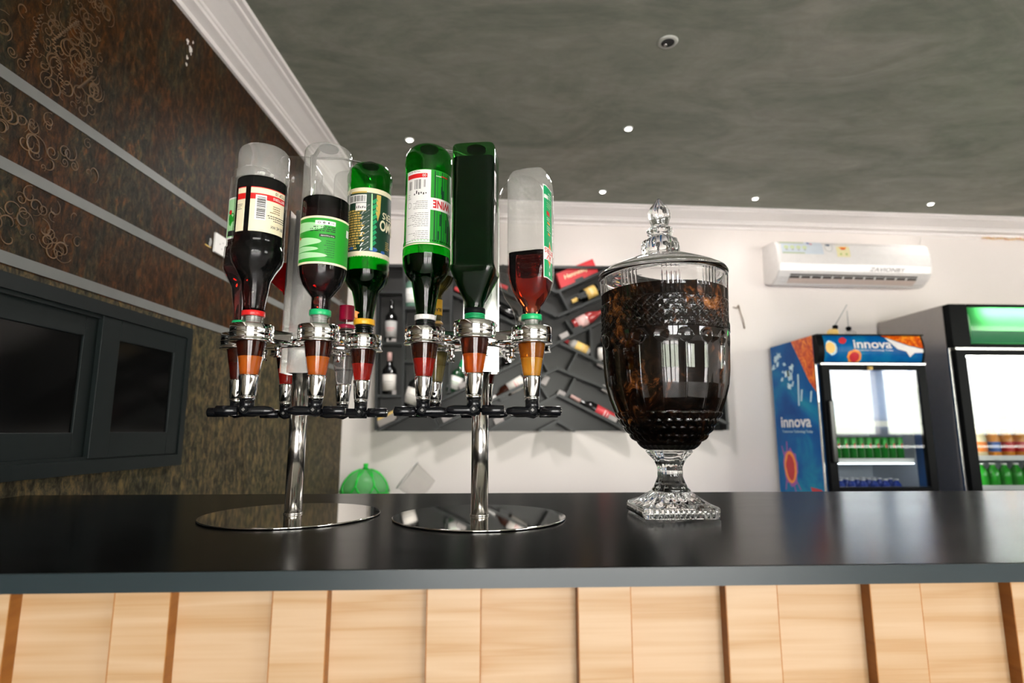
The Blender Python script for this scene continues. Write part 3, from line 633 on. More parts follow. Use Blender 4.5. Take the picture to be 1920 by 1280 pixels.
# --- right stand
P = RP[5]
def pa(t, fn, zr, R):
    z1, r = frontrow(P, 589, 20); z0, _ = frontrow(P, 598, 20); neck_ring(t, *P, z0, z1, r, wring); threads(t, *P, 1.4235, z0, .0165, blackp)
    m = MB(); wrap(m, fn, -1.15, 1.3, 455, 316, 5, 0); wrap(m, fn, -1.05, .1, 453, 317, 0, .0002); wrap(m, fn, -1.35, 1.3, 456.5, 454.5, 8, .0003)
    lines(m, fn, -.95, .0, 321, 318, 2, 4, .0004, 3)
    wrap(m, fn, -.98, -.05, 332, 324, 1, .0005); put_text(m, 'OO', fn, -.26, -.1, 330.5, 325.5, 0, .0007, .03, flip=True)
    bars(m, fn, -.9, -.72, 353, 337, 4, .0005, 6, 4); bars(m, fn, -.6, -.28, 353, 335, 4, .0005, 10, 5); bars(m, fn, -.2, -.12, 350, 336, 4, .0005, 3, 6)
    for i, h in enumerate((3, 6, 5, 3, 4, 2)): wrap(m, fn, -.62+.10*i, -.57+.10*i, 364-(i % 2)*2, 364-(i % 2)*2-h, 4, .0005)
    lines(m, fn, -.95, -.72, 371, 360, 3, 6, .0005, 5); blob(m, fn, -.84, 382, .1, 6, 6, .0004); blob(m, fn, -.84, 382, .085, 5, 0, .0005); lines(m, fn, -.7, -.02, 391, 374, 5, 4, .0004, 6, .22, True)
    lines(m, fn, -.95, .02, 424, 396, 8, 4, .0004, 8, .2, True); lines(m, fn, -.9, .02, 448, 430, 5, 4, .0004, 11, .2, True)
    for i in range(10):    # bamboo stalks
        u = .14+i*.11; wrap(m, fn, u, u+.05, 452, 318, (5, 7, 9)[i % 3], .0003)
    for (u, a, b_) in ((.55, 360, 345), (.62, 372, 352), (.5, 420, 398), (.8, 430, 405), (.42, 447, 430), (.95, 445, 415)): wrap(m, fn, u, u+.07, a, b_, 7, .0005)
    wrap(m, fn, .1, 1.3, 392, 369, 0, .0006); put_text(m, 'WINE', fn, .20, 1.05, 388, 373, 1, .0009, .03, flip=True)
    poly(m, fn, [(.9, 387), (1.25, 387), (1.25, 425), (1.08, 405)], 0, .0005); wrap(m, fn, .55, .9, 327, 325, 1, .0006); put_text(m, 'www', fn, .3, .55, 328, 326, 0, .0006, .02, flip=True)
    m.build('label', [whitep, red, whitep, cream, ink, grn, greyp, dgrn, cream, bambu], t, label='white and green label with red print')
bottle('inverted green bottle with white WINE label and white neck ring, right stand', P,
       [(613, 16), (598, 17, 'f'), (589, 16.5, 'f'), (570, 20), (550, 23.5), (530, 27), (524, 33), (515, 39), (500, 44), (485, 45.5), (472, 45), (469, 44), (464, 44.8), (458, 43.5), (325, 43.5), (316, 45.3), (304, 45.4), (296, 43), (288, 38), (283, 32)], 472, greeng, dark, pa, ax=793)
P = RP[0]
def pa(t, fn, zr, R):
    z1, r = frontrow(P, 575, 19.5); z0, _ = frontrow(P, 585, 19.5); neck_ring(t, *P, z0, z1, r, blackm); threads(t, *P, 1.4235, z0, .0160, gring)
    m = MB(); wrap(m, fn, .74, 1.12, 369, 316, 0, 0); bars(m, fn, .86, 1.04, 364, 322, 1, .0003, 18, 8, horiz=True)
    m.build('barcode_sticker', [whitep, ink], t, label='white barcode sticker')
rb = radians(-9)
bottle('inverted square dark green bottle with barcode sticker and black neck ring, right stand', P,
       [(604, 15.5), (585, 17, 'f'), (575, 17, 'f'), (568, 18, 's', 3, rb), (556, 24, 's', 4, rb), (538, 31, 's', 6, rb), (520, 38.5, 's', 8, rb), (511, 41.5, 's', 9, rb), (506, 41, 's', 9, rb), (503, 39.5, 's', 9, rb), (300, 40, 's', 9, rb), (290, 40.5, 's', 9, rb), (286, 39, 's', 8, rb), (284, 36, 's', 7, rb)], 289, greend, darkt, pa, n=72, ax=886)
P = RP[1]
rb = radians(-22)
def pa(t, fn, zr, R):
    z1, r = frontrow(P, 586, 19.5); z0, _ = frontrow(P, 596, 19.5); neck_ring(t, *P, z0, z1, r, gring); threads(t, *P, 1.4235, z0, .0158, clear)
    m = MB(); u0, u1 = .47, 1.42; wrap(m, fn, u0, u1, 521, 347, 0, 0); wrap(m, fn, u0+.03, u1-.03, 519, 349, 1, .0002)
    wrap(m, fn, u0+.05, u0+.36, 372, 365, 0, .0004); lines(m, fn, u0+.40, u1-.06, 370, 357, 3, 0, .0004, 3); lines(m, fn, u0+.2, u1-.1, 388, 376, 3, 4, .0004, 4)
    wrap(m, fn, u0+.2, u0+.55, 402, 394, 2, .0004); lines(m, fn, u0+.2, u1-.15, 412, 405, 2, 0, .0004, 7); wrap(m, fn, u0+.25, u0+.6, 418, 414, 3, .0004); lines(m, fn, u0+.2, u1-.1, 432, 421, 3, 0, .0004, 5); wrap(m, fn, u0+.3, u0+.6, 438, 434, 3, .0004)
    um = (u0+u1)/2+.04; poly(m, fn, [(um, 448), (u1-.06, 468), (um, 500), (u0+.1, 482)], 0, .0004); poly(m, fn, [(um, 451), (u1-.12, 470), (um, 496), (u0+.17, 482)], 3, .0006)
    wrap(m, fn, u0+.02, u1-.02, 487, 463, 0, .0008); put_text(m, 'BITTERS', fn, u0+.04, u1-.04, 474, 465, 2, .0010, .02, flip=True); put_text(m, 'AZ', fn, u0+.1, u1-.3, 486, 476, 2, .0010, .02, flip=True)
    blob(m, fn, um-.05, 510, .09, 4, 0, .0004)
    m.build('label', [whitep, emer, red, orangep, grnlt], t, label='green side label with white and orange print')
bottle('inverted square clear bottle half full of amber liquor with green side label', P,
       [(611, 15.5), (596, 16.5, 'f'), (587, 17, 'f'), (576, 18), (566, 25, 's', 2.6, rb), (548, 33, 's', 3.5, rb), (530, 37, 's', 5, rb), (515, 38.3, 's', 6, rb), (350, 38.3, 's', 6, rb), (338, 36.5, 's', 5, rb), (330, 33, 's', 4, rb), (327, 28, 's', 3, rb)], 468, clear, amber, pa, n=72, ax=998)
P = RP[4]
def pa(t, fn, zr, R):
    dp = depth((*P, 1.5)); z0, z1 = onY(826, 592, P[1])[2], onY(826, 563, P[1])[2]
    m = MB().lathe([(z0, 11.2/F*dp), (z1, 11.2/F*dp)], P, 36, 0, cap=(False, False))
    def fn2(a, z, d):
        nrm = sqrt(P[0]**2+P[1]**2); fx, fy = P[0]/nrm, P[1]/nrm; r = 11.2/F*dp+.0003+d; return (P[0]+r*(-fx*cos(a)+fy*sin(a)), P[1]+r*(-fy*cos(a)-fx*sin(a)), z)
    put_text(m, 'BLACK', fn2, -.9, .9, z0+.006, z0+.013, 1, .0002, .02, flip=True); m.build('label', [yring, ink], t, label='yellow neck label')
    b = MB(); z0, r = frontrow(P, 607, 13); b.lathe([(z0, .009), (z0+.001, .0135), (z0+.004, .0125), (z0+.007, .010)], P, 24); b.build('cap_ring', c_('tan_ring', (.65, .38, .12)), t)
bottle('inverted clear bottle of olive liquor with yellow neck label, rear left of the right stand', P,
       [(615, 10), (600, 10), (556, 10.5), (548, 14), (535, 27), (522, 34), (508, 37), (300, 37), (290, 35), (284, 30)], 512, clearg, oliveliq, pa, ax=823)
P = (RP[2][0]-.017, RP[2][1])
def pa(t, fn, zr, R): threads(t, *P, 1.4235, 1.434, .0148, blackp)
bottle('wide clear empty flask behind the amber bottle, rear right of the right stand', P,
       [(624, 13), (600, 14), (580, 20, 's'), (560, 34), (540, 42), (520, 46), (430, 47), (385, 47), (365, 44), (350, 36), (340, 26)], None, clearg, None, pa, ax=978)

def clamp(st, bx, by, top, P):
    zt = TOPZ[(round(P[0], 3), round(P[1], 3))]; q = Vector((bx, by, top-.004)); dd = Vector((P[0]-bx, P[1]-by, 0)).normalized()
    e1 = Vector((P[0], P[1], zt+.008)); mid = (q+e1)/2; mid.z = max(q.z, zt+.010)
    o = MB().tube([q, mid, e1-dd*.012, e1], .0042, 8, flat=.35).build('bottle_clamp', alum, st)
    MB().lathe([(zt+.001, .016), (zt+.004, .017), (zt+.007, .012)], P, 24).build('rubber_pad', blackm, o)
clamp(LS, -.340, 1.045, 1.775, LP[0]); clamp(LS, -.340, 1.045, 1.775, LP[1]); clamp(RS, -.012, 1.010, 1.755, RP[0]); clamp(RS, -.012, 1.010, 1.755, RP[5])
# ------------------------------------------------------------------ the glass urn
ux, uy = .330, 1.030
urn = thing('glass_drink_urn', 'large cut glass urn with lid, full of dark drink, on a square foot', 'drink dispenser', (ux, uy, 1.10))
glass = mat('cut_glass', (.97, .97, .97), .0, var=0, trans=1, ior=1.48)
def uz(y): return onY(1250, y, uy)[2]           # silhouette row
def uf(y, r=.108): return onY(1250, y, uy-r)[2]  # front row
def ur(px, y): z = uz(y); return px/F*depth((ux, uy, z))
UR = np.array([(uz(y), ur(h, y)) for y, h in ((842, 45), (832, 54), (823, 65), (800, 82.5), (775, 96), (750, 105), (725, 111), (700, 113.5), (660, 114.5), (616, 115), (612, 113.5), (560, 114), (535, 115), (524, 115.5))])
def bowl_r(z): return float(np.interp(z, UR[:, 0], UR[:, 1]))
zt_, zb_ = UR[-1, 0], UR[0, 0]
zB0, zB1 = uf(610), uf(550); zC = uf(627); zD1, zD0 = uf(634), uf(765); zE = uf(770)
NT, NZ = 1110, 400
def disp(t, z):
    d = 0.
    if z > zB1+.001:
        g = (t*10/(2*pi)) % 1.0
        if g < .42 and z < zt_-.004: d = .0014*max(0, cos((g/.42)*4*2*pi))
        elif z < zt_-.006: d = .0
        else: d = .0012
    elif z > zB0:
        a = (t*37/(2*pi)+(z-zB0)/.0180); b = (t*37/(2*pi)-(z-zB0)/.0180)
        fa = abs((a % 1)-.5)*2; fb = abs((b % 1)-.5)*2; m_ = max(fa, fb)
        d = .0012 if m_ > .84 else .0012*(1-m_)-.0012
        e_ = min(z-zB0, zB1-z)
        if e_ < .002: d = .0016
    elif z > zE:
        k = 18; g = ((t*k/(2*pi)) % 1.0-.5)*2*pi/k*.108
        rr = sqrt(g*g+(z-zC)**2)/.0112
        if rr < 1: d = -.0030*(1-rr*rr)
        elif rr < 1.15: d = .0006
        g2 = ((t*k/(2*pi)+.5) % 1.0-.5)*2*pi/k*.108; w_ = .0175
        zt2 = zD1-.012
        if z < zt2: q = abs(g2)/w_
        else: q = sqrt(g2*g2+(z-zt2)**2)/w_
        if z < zt2+w_ and rr > 1.05:
            if q < 1: d = -.0034*(1-q*q)
            elif q < 1.07: d = .0006
    else:
        k = 30; row = (z-zb_)/.0135; o = .5*(int(row) % 2); g = ((t*k/(2*pi)+o) % 1.0-.5)*2; h = ((row) % 1.0-.5)*2; q = g*g+h*h
        d = .0028*(1-q) if q < 1 else 0
    return d
vs = []; fs = []
zs = [zb_+(zt_-zb_)*j/NZ for j in range(NZ+1)]
for z in zs:
    r0 = bowl_r(z)
    for i in range(NT):
        t = 2*pi*i/NT; r = r0+disp(t, z); vs.append((ux+r*cos(t), uy+r*sin(t), z))
for j in range(NZ):
    for i in range(NT): a, b = j*NT+i, j*NT+(i+1) % NT; fs.append((a, b, b+NT, a+NT))
m = MB(); m.add(vs, fs, 0, True); TH = .0060
inner = [(z, max(.02, bowl_r(z)-TH)) for z in [zt_-(zt_-zb_-.010)*j/40 for j in range(41)]]
# inner wall joined to the outer one at the rim and closed at both bottoms
o0 = len(m.v); NI = NT
iv = [(ux+r*cos(2*pi*i/NI), uy+r*sin(2*pi*i/NI), z) for z, r in inner for i in range(NI)]
m.add(iv, [(j*NI+i, j*NI+(i+1) % NI, (j+1)*NI+(i+1) % NI, (j+1)*NI+i) for j in range(len(inner)-1) for i in range(NI)], 0, True)
m.f += [(NZ*NT+i, NZ*NT+(i+1) % NT, o0+(i+1) % NT, o0+i) for i in range(NT)]; m.m += [0]*NT; m.sm += [False]*NT
m.f += [tuple(range(NT-1, -1, -1)), tuple(o0+(len(inner)-1)*NI+i for i in range(NI))]; m.m += [0]*2; m.sm += [False]*2
m.build('bowl', glass, urn)
def drink_mat():
    m, N, L = nodes('dark_infusion'); b = N['Principled BSDF']; setp(b, None, .3, spec=.05)
    t = N.new('ShaderNodeTexCoord').outputs['Object']; n1 = noise(N, L, t, 38, 5, .65, 1.5, (1, 1, .8)); n2 = noise(N, L, t, 9, 2, .5)
    mm = N.new('ShaderNodeMath'); mm.operation = 'MULTIPLY'; L(n1.outputs[0], mm.inputs[0]); L(n2.outputs[0], mm.inputs[1])
    a = ramp(N, [(.22, (.004, .002, .001)), (.31, (.018, .007, .003)), (.37, (.14, .04, .008)), (.44, (.50, .17, .03))], mm.outputs[0], L); L(a.outputs[0], b.inputs['Base Color']); return m
zl = uz(553)
pr = [(z, r+.0008) for z, r in reversed(inner) if z < zl]; pr = [(pr[0][0]-.0008, pr[0][1])]+pr[1:]+[(zl, bowl_r(zl)-TH+.0008)]
MB().lathe(pr, (ux, uy), 96).build('drink', drink_mat(), urn, label='dark brown drink with floating leaves and fruit')
def fp(rows): return [(uz(y), ur(h, y)) for y, h in rows]
m = MB(); m.lathe(fp([(524, 110), (523, 117), (519, 118), (515, 116), (508, 104), (498, 82), (488, 58), (481, 40), (478, 33), (474, 34.5), (462, 34.5), (453, 31), (448, 22), (446, 19), (441, 20), (437, 23.5), (432, 23.5), (428, 19), (426, 13.5), (420, 16), (408, 20), (400, 20), (390, 15), (383, 9), (377, 5), (373, 1.5)]), (ux, uy), 72, cap=(False, True))
m.lathe([(uz(524)-0.0, ur(110, 524)), (uz(519)-.002, ur(108, 519)), (uz(506), ur(92, 506)), (uz(490), ur(50, 490)), (uz(484), ur(25, 484)), (uz(483), .002)], (ux, uy), 72, cap=(False, True), inv=True)
# facet the bud of the finial and the knob
NV = 72
m.v = [((ux+(v[0]-ux)*(1+(.06*cos(8*atan2(v[1]-uy, v[0]-ux)) if v[2] > uz(480) else 0)), uy+(v[1]-uy)*(1+(.06*cos(8*atan2(v[1]-uy, v[0]-ux)) if v[2] > uz(480) else 0)), v[2]) ) for v in m.v]
m.build('lid', glass, urn, label='clear glass lid with a faceted bud finial')
rows = []
q = fp([(918, 36.5), (912, 31), (905, 28), (893, 23), (875, 23), (868, 26), (860, 30), (852, 38), (846, 43), (843.5, 42)])
sq = .0655
base = [(1.1004, sq-.002, 12), (1.1015, sq, 12), (1.1185, sq, 12), (1.1195, sq-.001, 12), (1.1225, .056, 8), (1.128, .048, 5), (1.135, .0405, 3), (1.1405, .0365, 2), (q[0][0]-.0008, q[0][1]*.97, 2)]
P_ = base+[(z, r, 2) for z, r in q]
m = MB(); m.lathe(P_, (ux, uy), 144)
def flute(v):
    a = atan2(v[1]-uy, v[0]-ux); z = v[2]; k = 0
    if 1.121 < z < 1.139: k = .035*cos(a*24)
    elif z > 1.145: k = .035*cos(a*10)
    elif 1.102 < z < 1.118: k = .0
    return (ux+(v[0]-ux)*(1+k), uy+(v[1]-uy)*(1+k), z)
m.v = [flute(v) for v in m.v]
foot = m.build('foot', glass, urn, label='square clear glass foot with a short stem')
m = MB()
for s_ in range(4):
    for i in range(12):
        t = -.050+.1*i/11; M = Matrix.Rotation(s_*pi/2, 4, 'Z'); a = M @ Vector((t, -sq-.0004, 0))
        m.tube([(ux+a.x, uy+a.y, 1.1035), (ux+a.x, uy+a.y, 1.1165)], .0024, 8)
m.build('bead_row', glass, urn)

# ------------------------------------------------------------------ wall rack of angled shelves
rackm = mat('black_stained_board', (.006, .0055, .005), .33, var=.3, scale=5, spec=.45)
rackb = mat('black_edge_board', (.006, .0075, .008), .34, var=.15, scale=8, spec=.5)
hold = mat('grey_holder', (.33, .30, .29), .4)
OF = .115
rk = thing('wall_bottle_rack', 'large black wall rack with chevron shelves on the cream wall', 'rack', B(.45, 1.24, 0))
def pp(x, y, off=OF): return onB(x, y, off)
pan = [pp(x, y) for x, y in ((704, 492), (1152, 500), (1215, 560), (1355, 640), (1368, 807), (703, 808))]
MB().prism(pan, lambda u, v, d: B(u, v, d), .0005, .012).build('back_panel', rackm, rk)
def board(a, b, t=.018, d1=OF, nm='shelf_board', mt=None):
    (x0, z0), (x1, z1) = pp(*a), pp(*b); dx, dz = x1-x0, z1-z0; l = sqrt(dx*dx+dz*dz); nx, nz_ = -dz/l*t/2, dx/l*t/2
    q = [(x0-nx, z0-nz_), (x1-nx, z1-nz_), (x1+nx, z1+nz_), (x0+nx, z0+nz_)]
    return MB().prism(q, lambda u, v, d: B(u, v, d), .012, d1).build(nm, mt or rackb, rk)
board((707, 495), (703, 806), nm='side_board'); board((1354, 645), (1364, 806), nm='side_board'); board((757, 497), (753, 781), nm='upright_board'); board((846, 500), (841, 737), nm='upright_board')
for a, b in (((709, 547), (754, 547)), ((708, 643), (753, 643)), ((706, 742), (752, 742)), ((758, 577), (843, 577)), ((757, 677), (842, 677)), ((708, 497), (1145, 501))): board(a, b)
for a, b in (((705, 806), (819, 753)), ((819, 753), (1205, 564)), ((810, 805), (1044, 690)), ((917, 806), (1044, 740)), ((1046, 740), (1180, 808)), ((1044, 690), (1330, 806)), ((1050, 643), (1366, 795)),
             ((1044, 592), (1190, 530)), ((1043, 547), (1156, 496)), ((850, 499), (1043, 592)), ((940, 497), (1043, 547)), ((846, 549), (1042, 644)), ((1010, 807), (1044, 789)), ((1044, 789), (1078, 807))): board(a, b)
for a, b in (((1081, 662), (1062, 698)), ((1077, 709), (1059, 745)), ((1008, 661), (1028, 696)), ((1006, 712), (1028, 747)), ((1048, 547), (1069, 586)), ((1060, 600), (1077, 626)), ((1106, 612), (1109, 669)), ((800, 766), (820, 799)), ((940, 500), (960, 500))): board(a, b, .014, nm='divider_board')
for i, (x, y, a) in enumerate(((1021, 713, 62), (1053, 739, -27), (1136, 730, -27), (1147, 785, -27), (1057, 629, 27), (934, 787, 25), (837, 784, 25), (733, 738, 0), (733, 640, 0), (1092, 553, 25), (1083, 617, 27), (944, 744, 27), (1086, 526, 25), (730, 790, 25), (1128, 683, -27), (868, 722, 25))):
    u, v = pp(x, y, .09); a = radians(a); w_, h_ = .030, .019
    q = [(u+c*w_*cos(a)-s_*h_*sin(a), v+c*w_*sin(a)+s_*h_*cos(a)) for c, s_ in ((-1, -1), (1, -1), (1, 1), (-1, 1))]
    MB().prism(q, lambda uu, vv, d: B(uu, vv, d), .080 if i not in (9, 10, 11, 12) else .09, .098).build('bottle_holder', hold if i < 9 or i > 12 else rackb, rk)

# bottles in the rack: built upright at the origin, then laid where they stand
def rack_bottle(label, base, tip, dia, cols, kind='wine', off=.062):
    """base/tip: photo points of bottle bottom and mouth; cols: body, label, capsule"""
    (x0, z0), (x1, z1) = pp(*base, off), pp(*tip, off); Lb = sqrt((x1-x0)**2+(z1-z0)**2); r = dia/2
    body, lab, cap = cols[:3]
    t = thing('rack_bottle', label, 'bottle', B(x0, z0, off), 'bottles in the wall rack'); t['_local'] = 1
    ang = atan2(x1-x0, z1-z0); t.rotation_euler = (0, ang, 0)
    k = {'wine': (.60, .72, .20), 'squat': (.66, .80, .30), 'champ': (.48, .70, .22)}[kind]
    MB().lathe([(0, r*.9), (.004, r), (Lb*k[0], r), (Lb*(k[0]*.5+k[1]*.5), r*.72), (Lb*k[1], r*.36), (Lb*.97, r*.34), (Lb, r*.33)], (0, 0), 32).build('glass_body', body, t)
    if lab:
        m = MB().lathe([(Lb*.10, r*1.015), (Lb*.10, r*1.02), (Lb*(k[0]-.12), r*1.02), (Lb*(k[0]-.12), r*1.015)], (0, 0), 32, cap=(False, False))
        def fn(a, z, d): return ((r*1.02+.0004+d)*sin(a), -(r*1.02+.0004+d)*cos(a), z)
        put_text(m, 'VINO' if kind == 'wine' else 'RUM', fn, -.5, .5, Lb*.34, Lb*.37, 1, .0002) if False else None
        wrap(m, fn, -.7, .7, Lb*.30, Lb*.315, 1, .0003); wrap(m, fn, -.5, .5, Lb*.25, Lb*.26, 1, .0003)
        m.build('label', [lab, cols[3] if len(cols) > 3 else greyp], t)
    if cap: MB().lathe([(Lb*.80, r*.375), (Lb*.995, r*.36), (Lb+.002, r*.34)], (0, 0), 24).build('capsule', cap, t)
    return t
gb = mat('black_bottle_glass', (.006, .006, .006), .08, coat=.6); gg = mat('green_bottle_glass', (.008, .05, .018), .1, coat=.6); rose = mat('rose_wine', (.30, .03, .03), .1, coat=.6)
clb = mat('pale_spirit_bottle', (.40, .38, .36), .12, coat=.4); pinkf = c_('pink_foil', (.72, .45, .42)); lw = c_('ivory_label', (.75, .71, .66)); rl = c_('red_label', (.60, .05, .06)); gl = c_('gold_label', (.75, .50, .15))
rack_bottle('dark bottle with red seal standing in the upper compartment of the rack left column', (732, 641), (734, 562), .075, (gb, c_('silver_label', (.45, .44, .43)), None, rl))
rack_bottle('wine bottle with white label and pink cap standing in the rack left column', (729, 741), (730, 661), .085, (gb, lw, pinkf))
rack_bottle('green-tinted bottle with white label half hidden behind the WINE bottle, in the rack', (770, 576), (770, 506), .075, (mat('pale_green_bottle', (.12, .22, .17), .15), whitep, None))
rack_bottle('leaning wine bottle with white label beside the left edge of the rack chevron', (764, 764), (790, 690), .085, (gb, lw, None))
rack_bottle('green bottle with white and green label leaning low in the rack behind the right stand', (846, 735), (868, 676), .080, (gg, whitep, gring, grn))
rack_bottle('bottle with ivory label lying on the rack chevron left of the amber measure', (988, 709), (915, 752), .080, (mat('brown_bottle', (.03, .008, .004), .1, coat=.6), lw, whitep, rl))
rack_bottle('small dark bottle lying in the rack just right of the right stand column', (960, 660), (937, 690), .070, (gb, whitep, None))
rack_bottle('dark bottle with cream tip lying behind the neck of the amber bottle', (930, 573), (984, 603), .078, (gb, None, c_('cream_tip', (.62, .55, .42))))
rack_bottle('dark bottle with red tip in the rack, left of the amber bottle shoulder', (870, 508), (950, 541), .078, (gb, None, rl))
rack_bottle('dark bottle with red cap seen between the WINE bottle and the dark square bottle', (905, 566), (852, 540), .078, (gb, None, rl))
rack_bottle('black bottle with gold and white label lying on the shelf under the red box', (1120, 541), (1072, 565), .080, (gb, gl, gl, whitep))
rack_bottle('pink-foiled rose bottle lying on the rack shelf, its neck towards the urn', (1074, 611), (1142, 577), .080, (rose, pinkf, pinkf), 'champ')
rack_bottle('pale bottle with red cap and yellow label lying on the right falling shelf', (1104, 661), (1056, 636), .072, (clb, gl, rl), 'squat')
rack_bottle('black bottle with round cream label and orange top, partly behind the urn', (1131, 681), (1133, 630), .085, (gb, lw, c_('orange_cap', (.8, .16, .03))), 'squat')
rack_bottle('wine bottle with red label and pink cap lying on the lowest right shelf', (1158, 790), (1070, 742), .070, (gb, rl, pinkf, whitep))
# boxes in the rack
c4 = [pp(x, y, .09) for x, y in ((1051, 540), (1121, 511), (1110, 485), (1042, 513))]
bx_ = thing('red_gift_box', 'red gift box with cream lettering on the top right shelf of the rack', 'box', B(c4[0][0], c4[0][1], .09))
MB().prism(c4, lambda u, v, d: B(u, v, d), .030, .092).build('carton', c_('red_carton', (.60, .012, .02)), bx_)
m = MB(); O, U, V = np.array(c4[0]), np.array(c4[1])-np.array(c4[0]), np.array(c4[3])-np.array(c4[0])
def bf(u, v, d): q = O+U*u+V*v; return B(q[0], q[1], .0925+d)
put_text(m, 'Hennessy', bf, .16, .78, .34, .72, 0, .0002, .02); m.build('lettering', c_('cream_lettering', (.9, .72, .45)), bx_)
c4 = [pp(x, y, .09) for x, y in ((706, 789), (741, 772), (743, 784), (711, 802))]
bx_ = thing('gold_edged_box', 'slim grey box with a gold edge lying in the bottom left corner of the rack', 'box', B(c4[0][0], c4[0][1], .09))
MB().prism(c4, lambda u, v, d: B(u, v, d), .030, .10).build('carton', c_('grey_carton', (.30, .27, .25)), bx_)
g4 = [c4[0], c4[1], tuple(np.array(c4[1])+(0, .016)), tuple(np.array(c4[0])+(0, .016))]
MB().prism(g4, lambda u, v, d: B(u, v, d), .028, .102).build('gold_edge', gl, bx_)

# ------------------------------------------------------------------ air conditioner
acx0, acx1 = 1.935, 3.035
ac = thing('air_conditioner', 'white split air conditioner high on the cream wall', 'air conditioner', B(2.48, 2.25, 0))
pf = [(0.001, 2.262), (.06, 2.240), (.10, 2.236), (.13, 2.250), (.165, 2.275), (.192, 2.31), (.202, 2.36), (.200, 2.44), (.190, 2.495), (.165, 2.520), (.12, 2.528), (.001, 2.528)]
m = MB(); k = len(pf); ends = [(acx0, 0), (acx0+.012, 1), (acx1-.012, 1), (acx1, 0)]
for x, full in ends:
    for o, z in pf:
        s_ = 1 if full else .96; m.v.append(B(x, 2.39+(z-2.39)*s_, max(.001, o*s_)))
for j in range(3):
    for i in range(k): m.f.append((j*k+i, j*k+(i+1) % k, (j+1)*k+(i+1) % k, (j+1)*k+i)); m.m.append(0); m.sm.append(False)
m.f += [tuple(range(k)), tuple(range(4*k-1, 3*k-1, -1))]; m.m += [0, 0]; m.sm += [False]*2
m.build('body', mat('ac_white', (.83, .80, .78), .18), ac)
def af(x, z, d):  # front skin of the unit
    o = float(np.interp(z, [2.236, 2.250, 2.275, 2.31, 2.36, 2.44, 2.495, 2.52], [.10, .13, .165, .192, .202, .200, .190, .165])); return B(x, z, o+.0012+d)
m = MB(); patch(m, af, acx0+.09, acx1-.10, 2.258, 2.292, 0, 0, 2, 4); 
m.build('air_outlet', mat('outlet_dark', (.03, .02, .018), .5), ac)
m = MB(); patch(m, af, acx0+.09, acx1-.10, 2.243, 2.268, 0, .006, 2, 3); patch(m, af, acx0+.09, acx1-.10, 2.2795, 2.2825, 1, .004, 2, 1)
for i in range(11):
    x = acx0+.09+(acx1-acx0-.19)*(i+1)/12
    if i > 7: pass
    patch(m, af, x-.006, x+.006, 2.268, 2.28, 1, .002, 1, 2)
m.build('louver', [mat('louver_tan', (.66, .54, .48), .4), white], ac)
m = MB()
def apx(x, y): return onB(x, y, .20)
a = apx(1464, 472); b_ = apx(1540, 449); 
patch(m, af, a[0], b_[0], a[1]-.01, b_[1]-.012, 0, .0003, 2, 4); patch(m, af, a[0], a[0]+.17, b_[1]-.024, b_[1]-.014, 1, .0006); patch(m, af, a[0]+.005, a[0]+.16, a[1]-.008, a[1]-.001, 1, .0006)
for i in range(4): blob(m, af, a[0]+.035+.043*i, (a[1]+b_[1])/2-.010, .017, .013, 2, .0008); blob(m, af, a[0]+.035+.043*i, (a[1]+b_[1])/2-.028, .008, .004, 3, .0008)
blob(m, af, a[0]+.20, b_[1]-.022, .012, .008, 4, .0008); blob(m, af, a[0]+.215, b_[1]-.030, .010, .006, 5, .0009)
m.build('energy_sticker', [c_('pale_blue_sticker', (.62, .68, .74)), c_('olive_sticker', (.45, .52, .25)), c_('lime_sticker', (.60, .68, .42)), greyp, bluep, pring], ac)
m = MB(); a = apx(1552, 462); blob(m, af, a[0], a[1]-.005, .028, .030, 0, .0004, 28); blob(m, af, a[0], a[1]-.005, .025, .027, 1, .0006, 28); blob(m, af, a[0]-.004, a[1]+.012, .016, .007, 2, .0009); m.build('round_sticker', [greyp, whitep, c_('navy_print', (.01, .06, .16))], ac)
m = MB(); a = apx(1568, 482); b_ = apx(1590, 455); patch(m, af, a[0], b_[0], a[1]+.003, b_[1]-.010, 0, .0004, 1, 4)
um = (a[0]+b_[0])/2; zt2 = b_[1]-.028; poly(m, af, [(um-.030, zt2), (um+.030, zt2), (um+.014, zt2-.022), (um-.014, zt2-.022)], 1, .0008); poly(m, af, [(um-.022, zt2-.010), (um+.022, zt2-.010), (um+.010, zt2-.021), (um-.010, zt2-.021)], 2, .001)
for i in (-1, 1): blob(m, af, um+.02*i, a[1]+.022, .008, .008, 3, .0008)
m.build('rating_sticker', [c_('yellow_sticker', (.80, .74, .45)), c_('amber_sticker', (.9, .42, .03)), red, c_('leaf_sticker', (.45, .55, .15))], ac)
m = MB(); a = apx(1629, 505); b_ = apx(1693, 496); put_text(m, 'ZAVIONBY', af, a[0], b_[0], a[1]-.012, a[1]+.014, 0, .0006, .005, shear=.04); m.build('lettering', c_('grey_lettering', (.18, .16, .16)), ac)
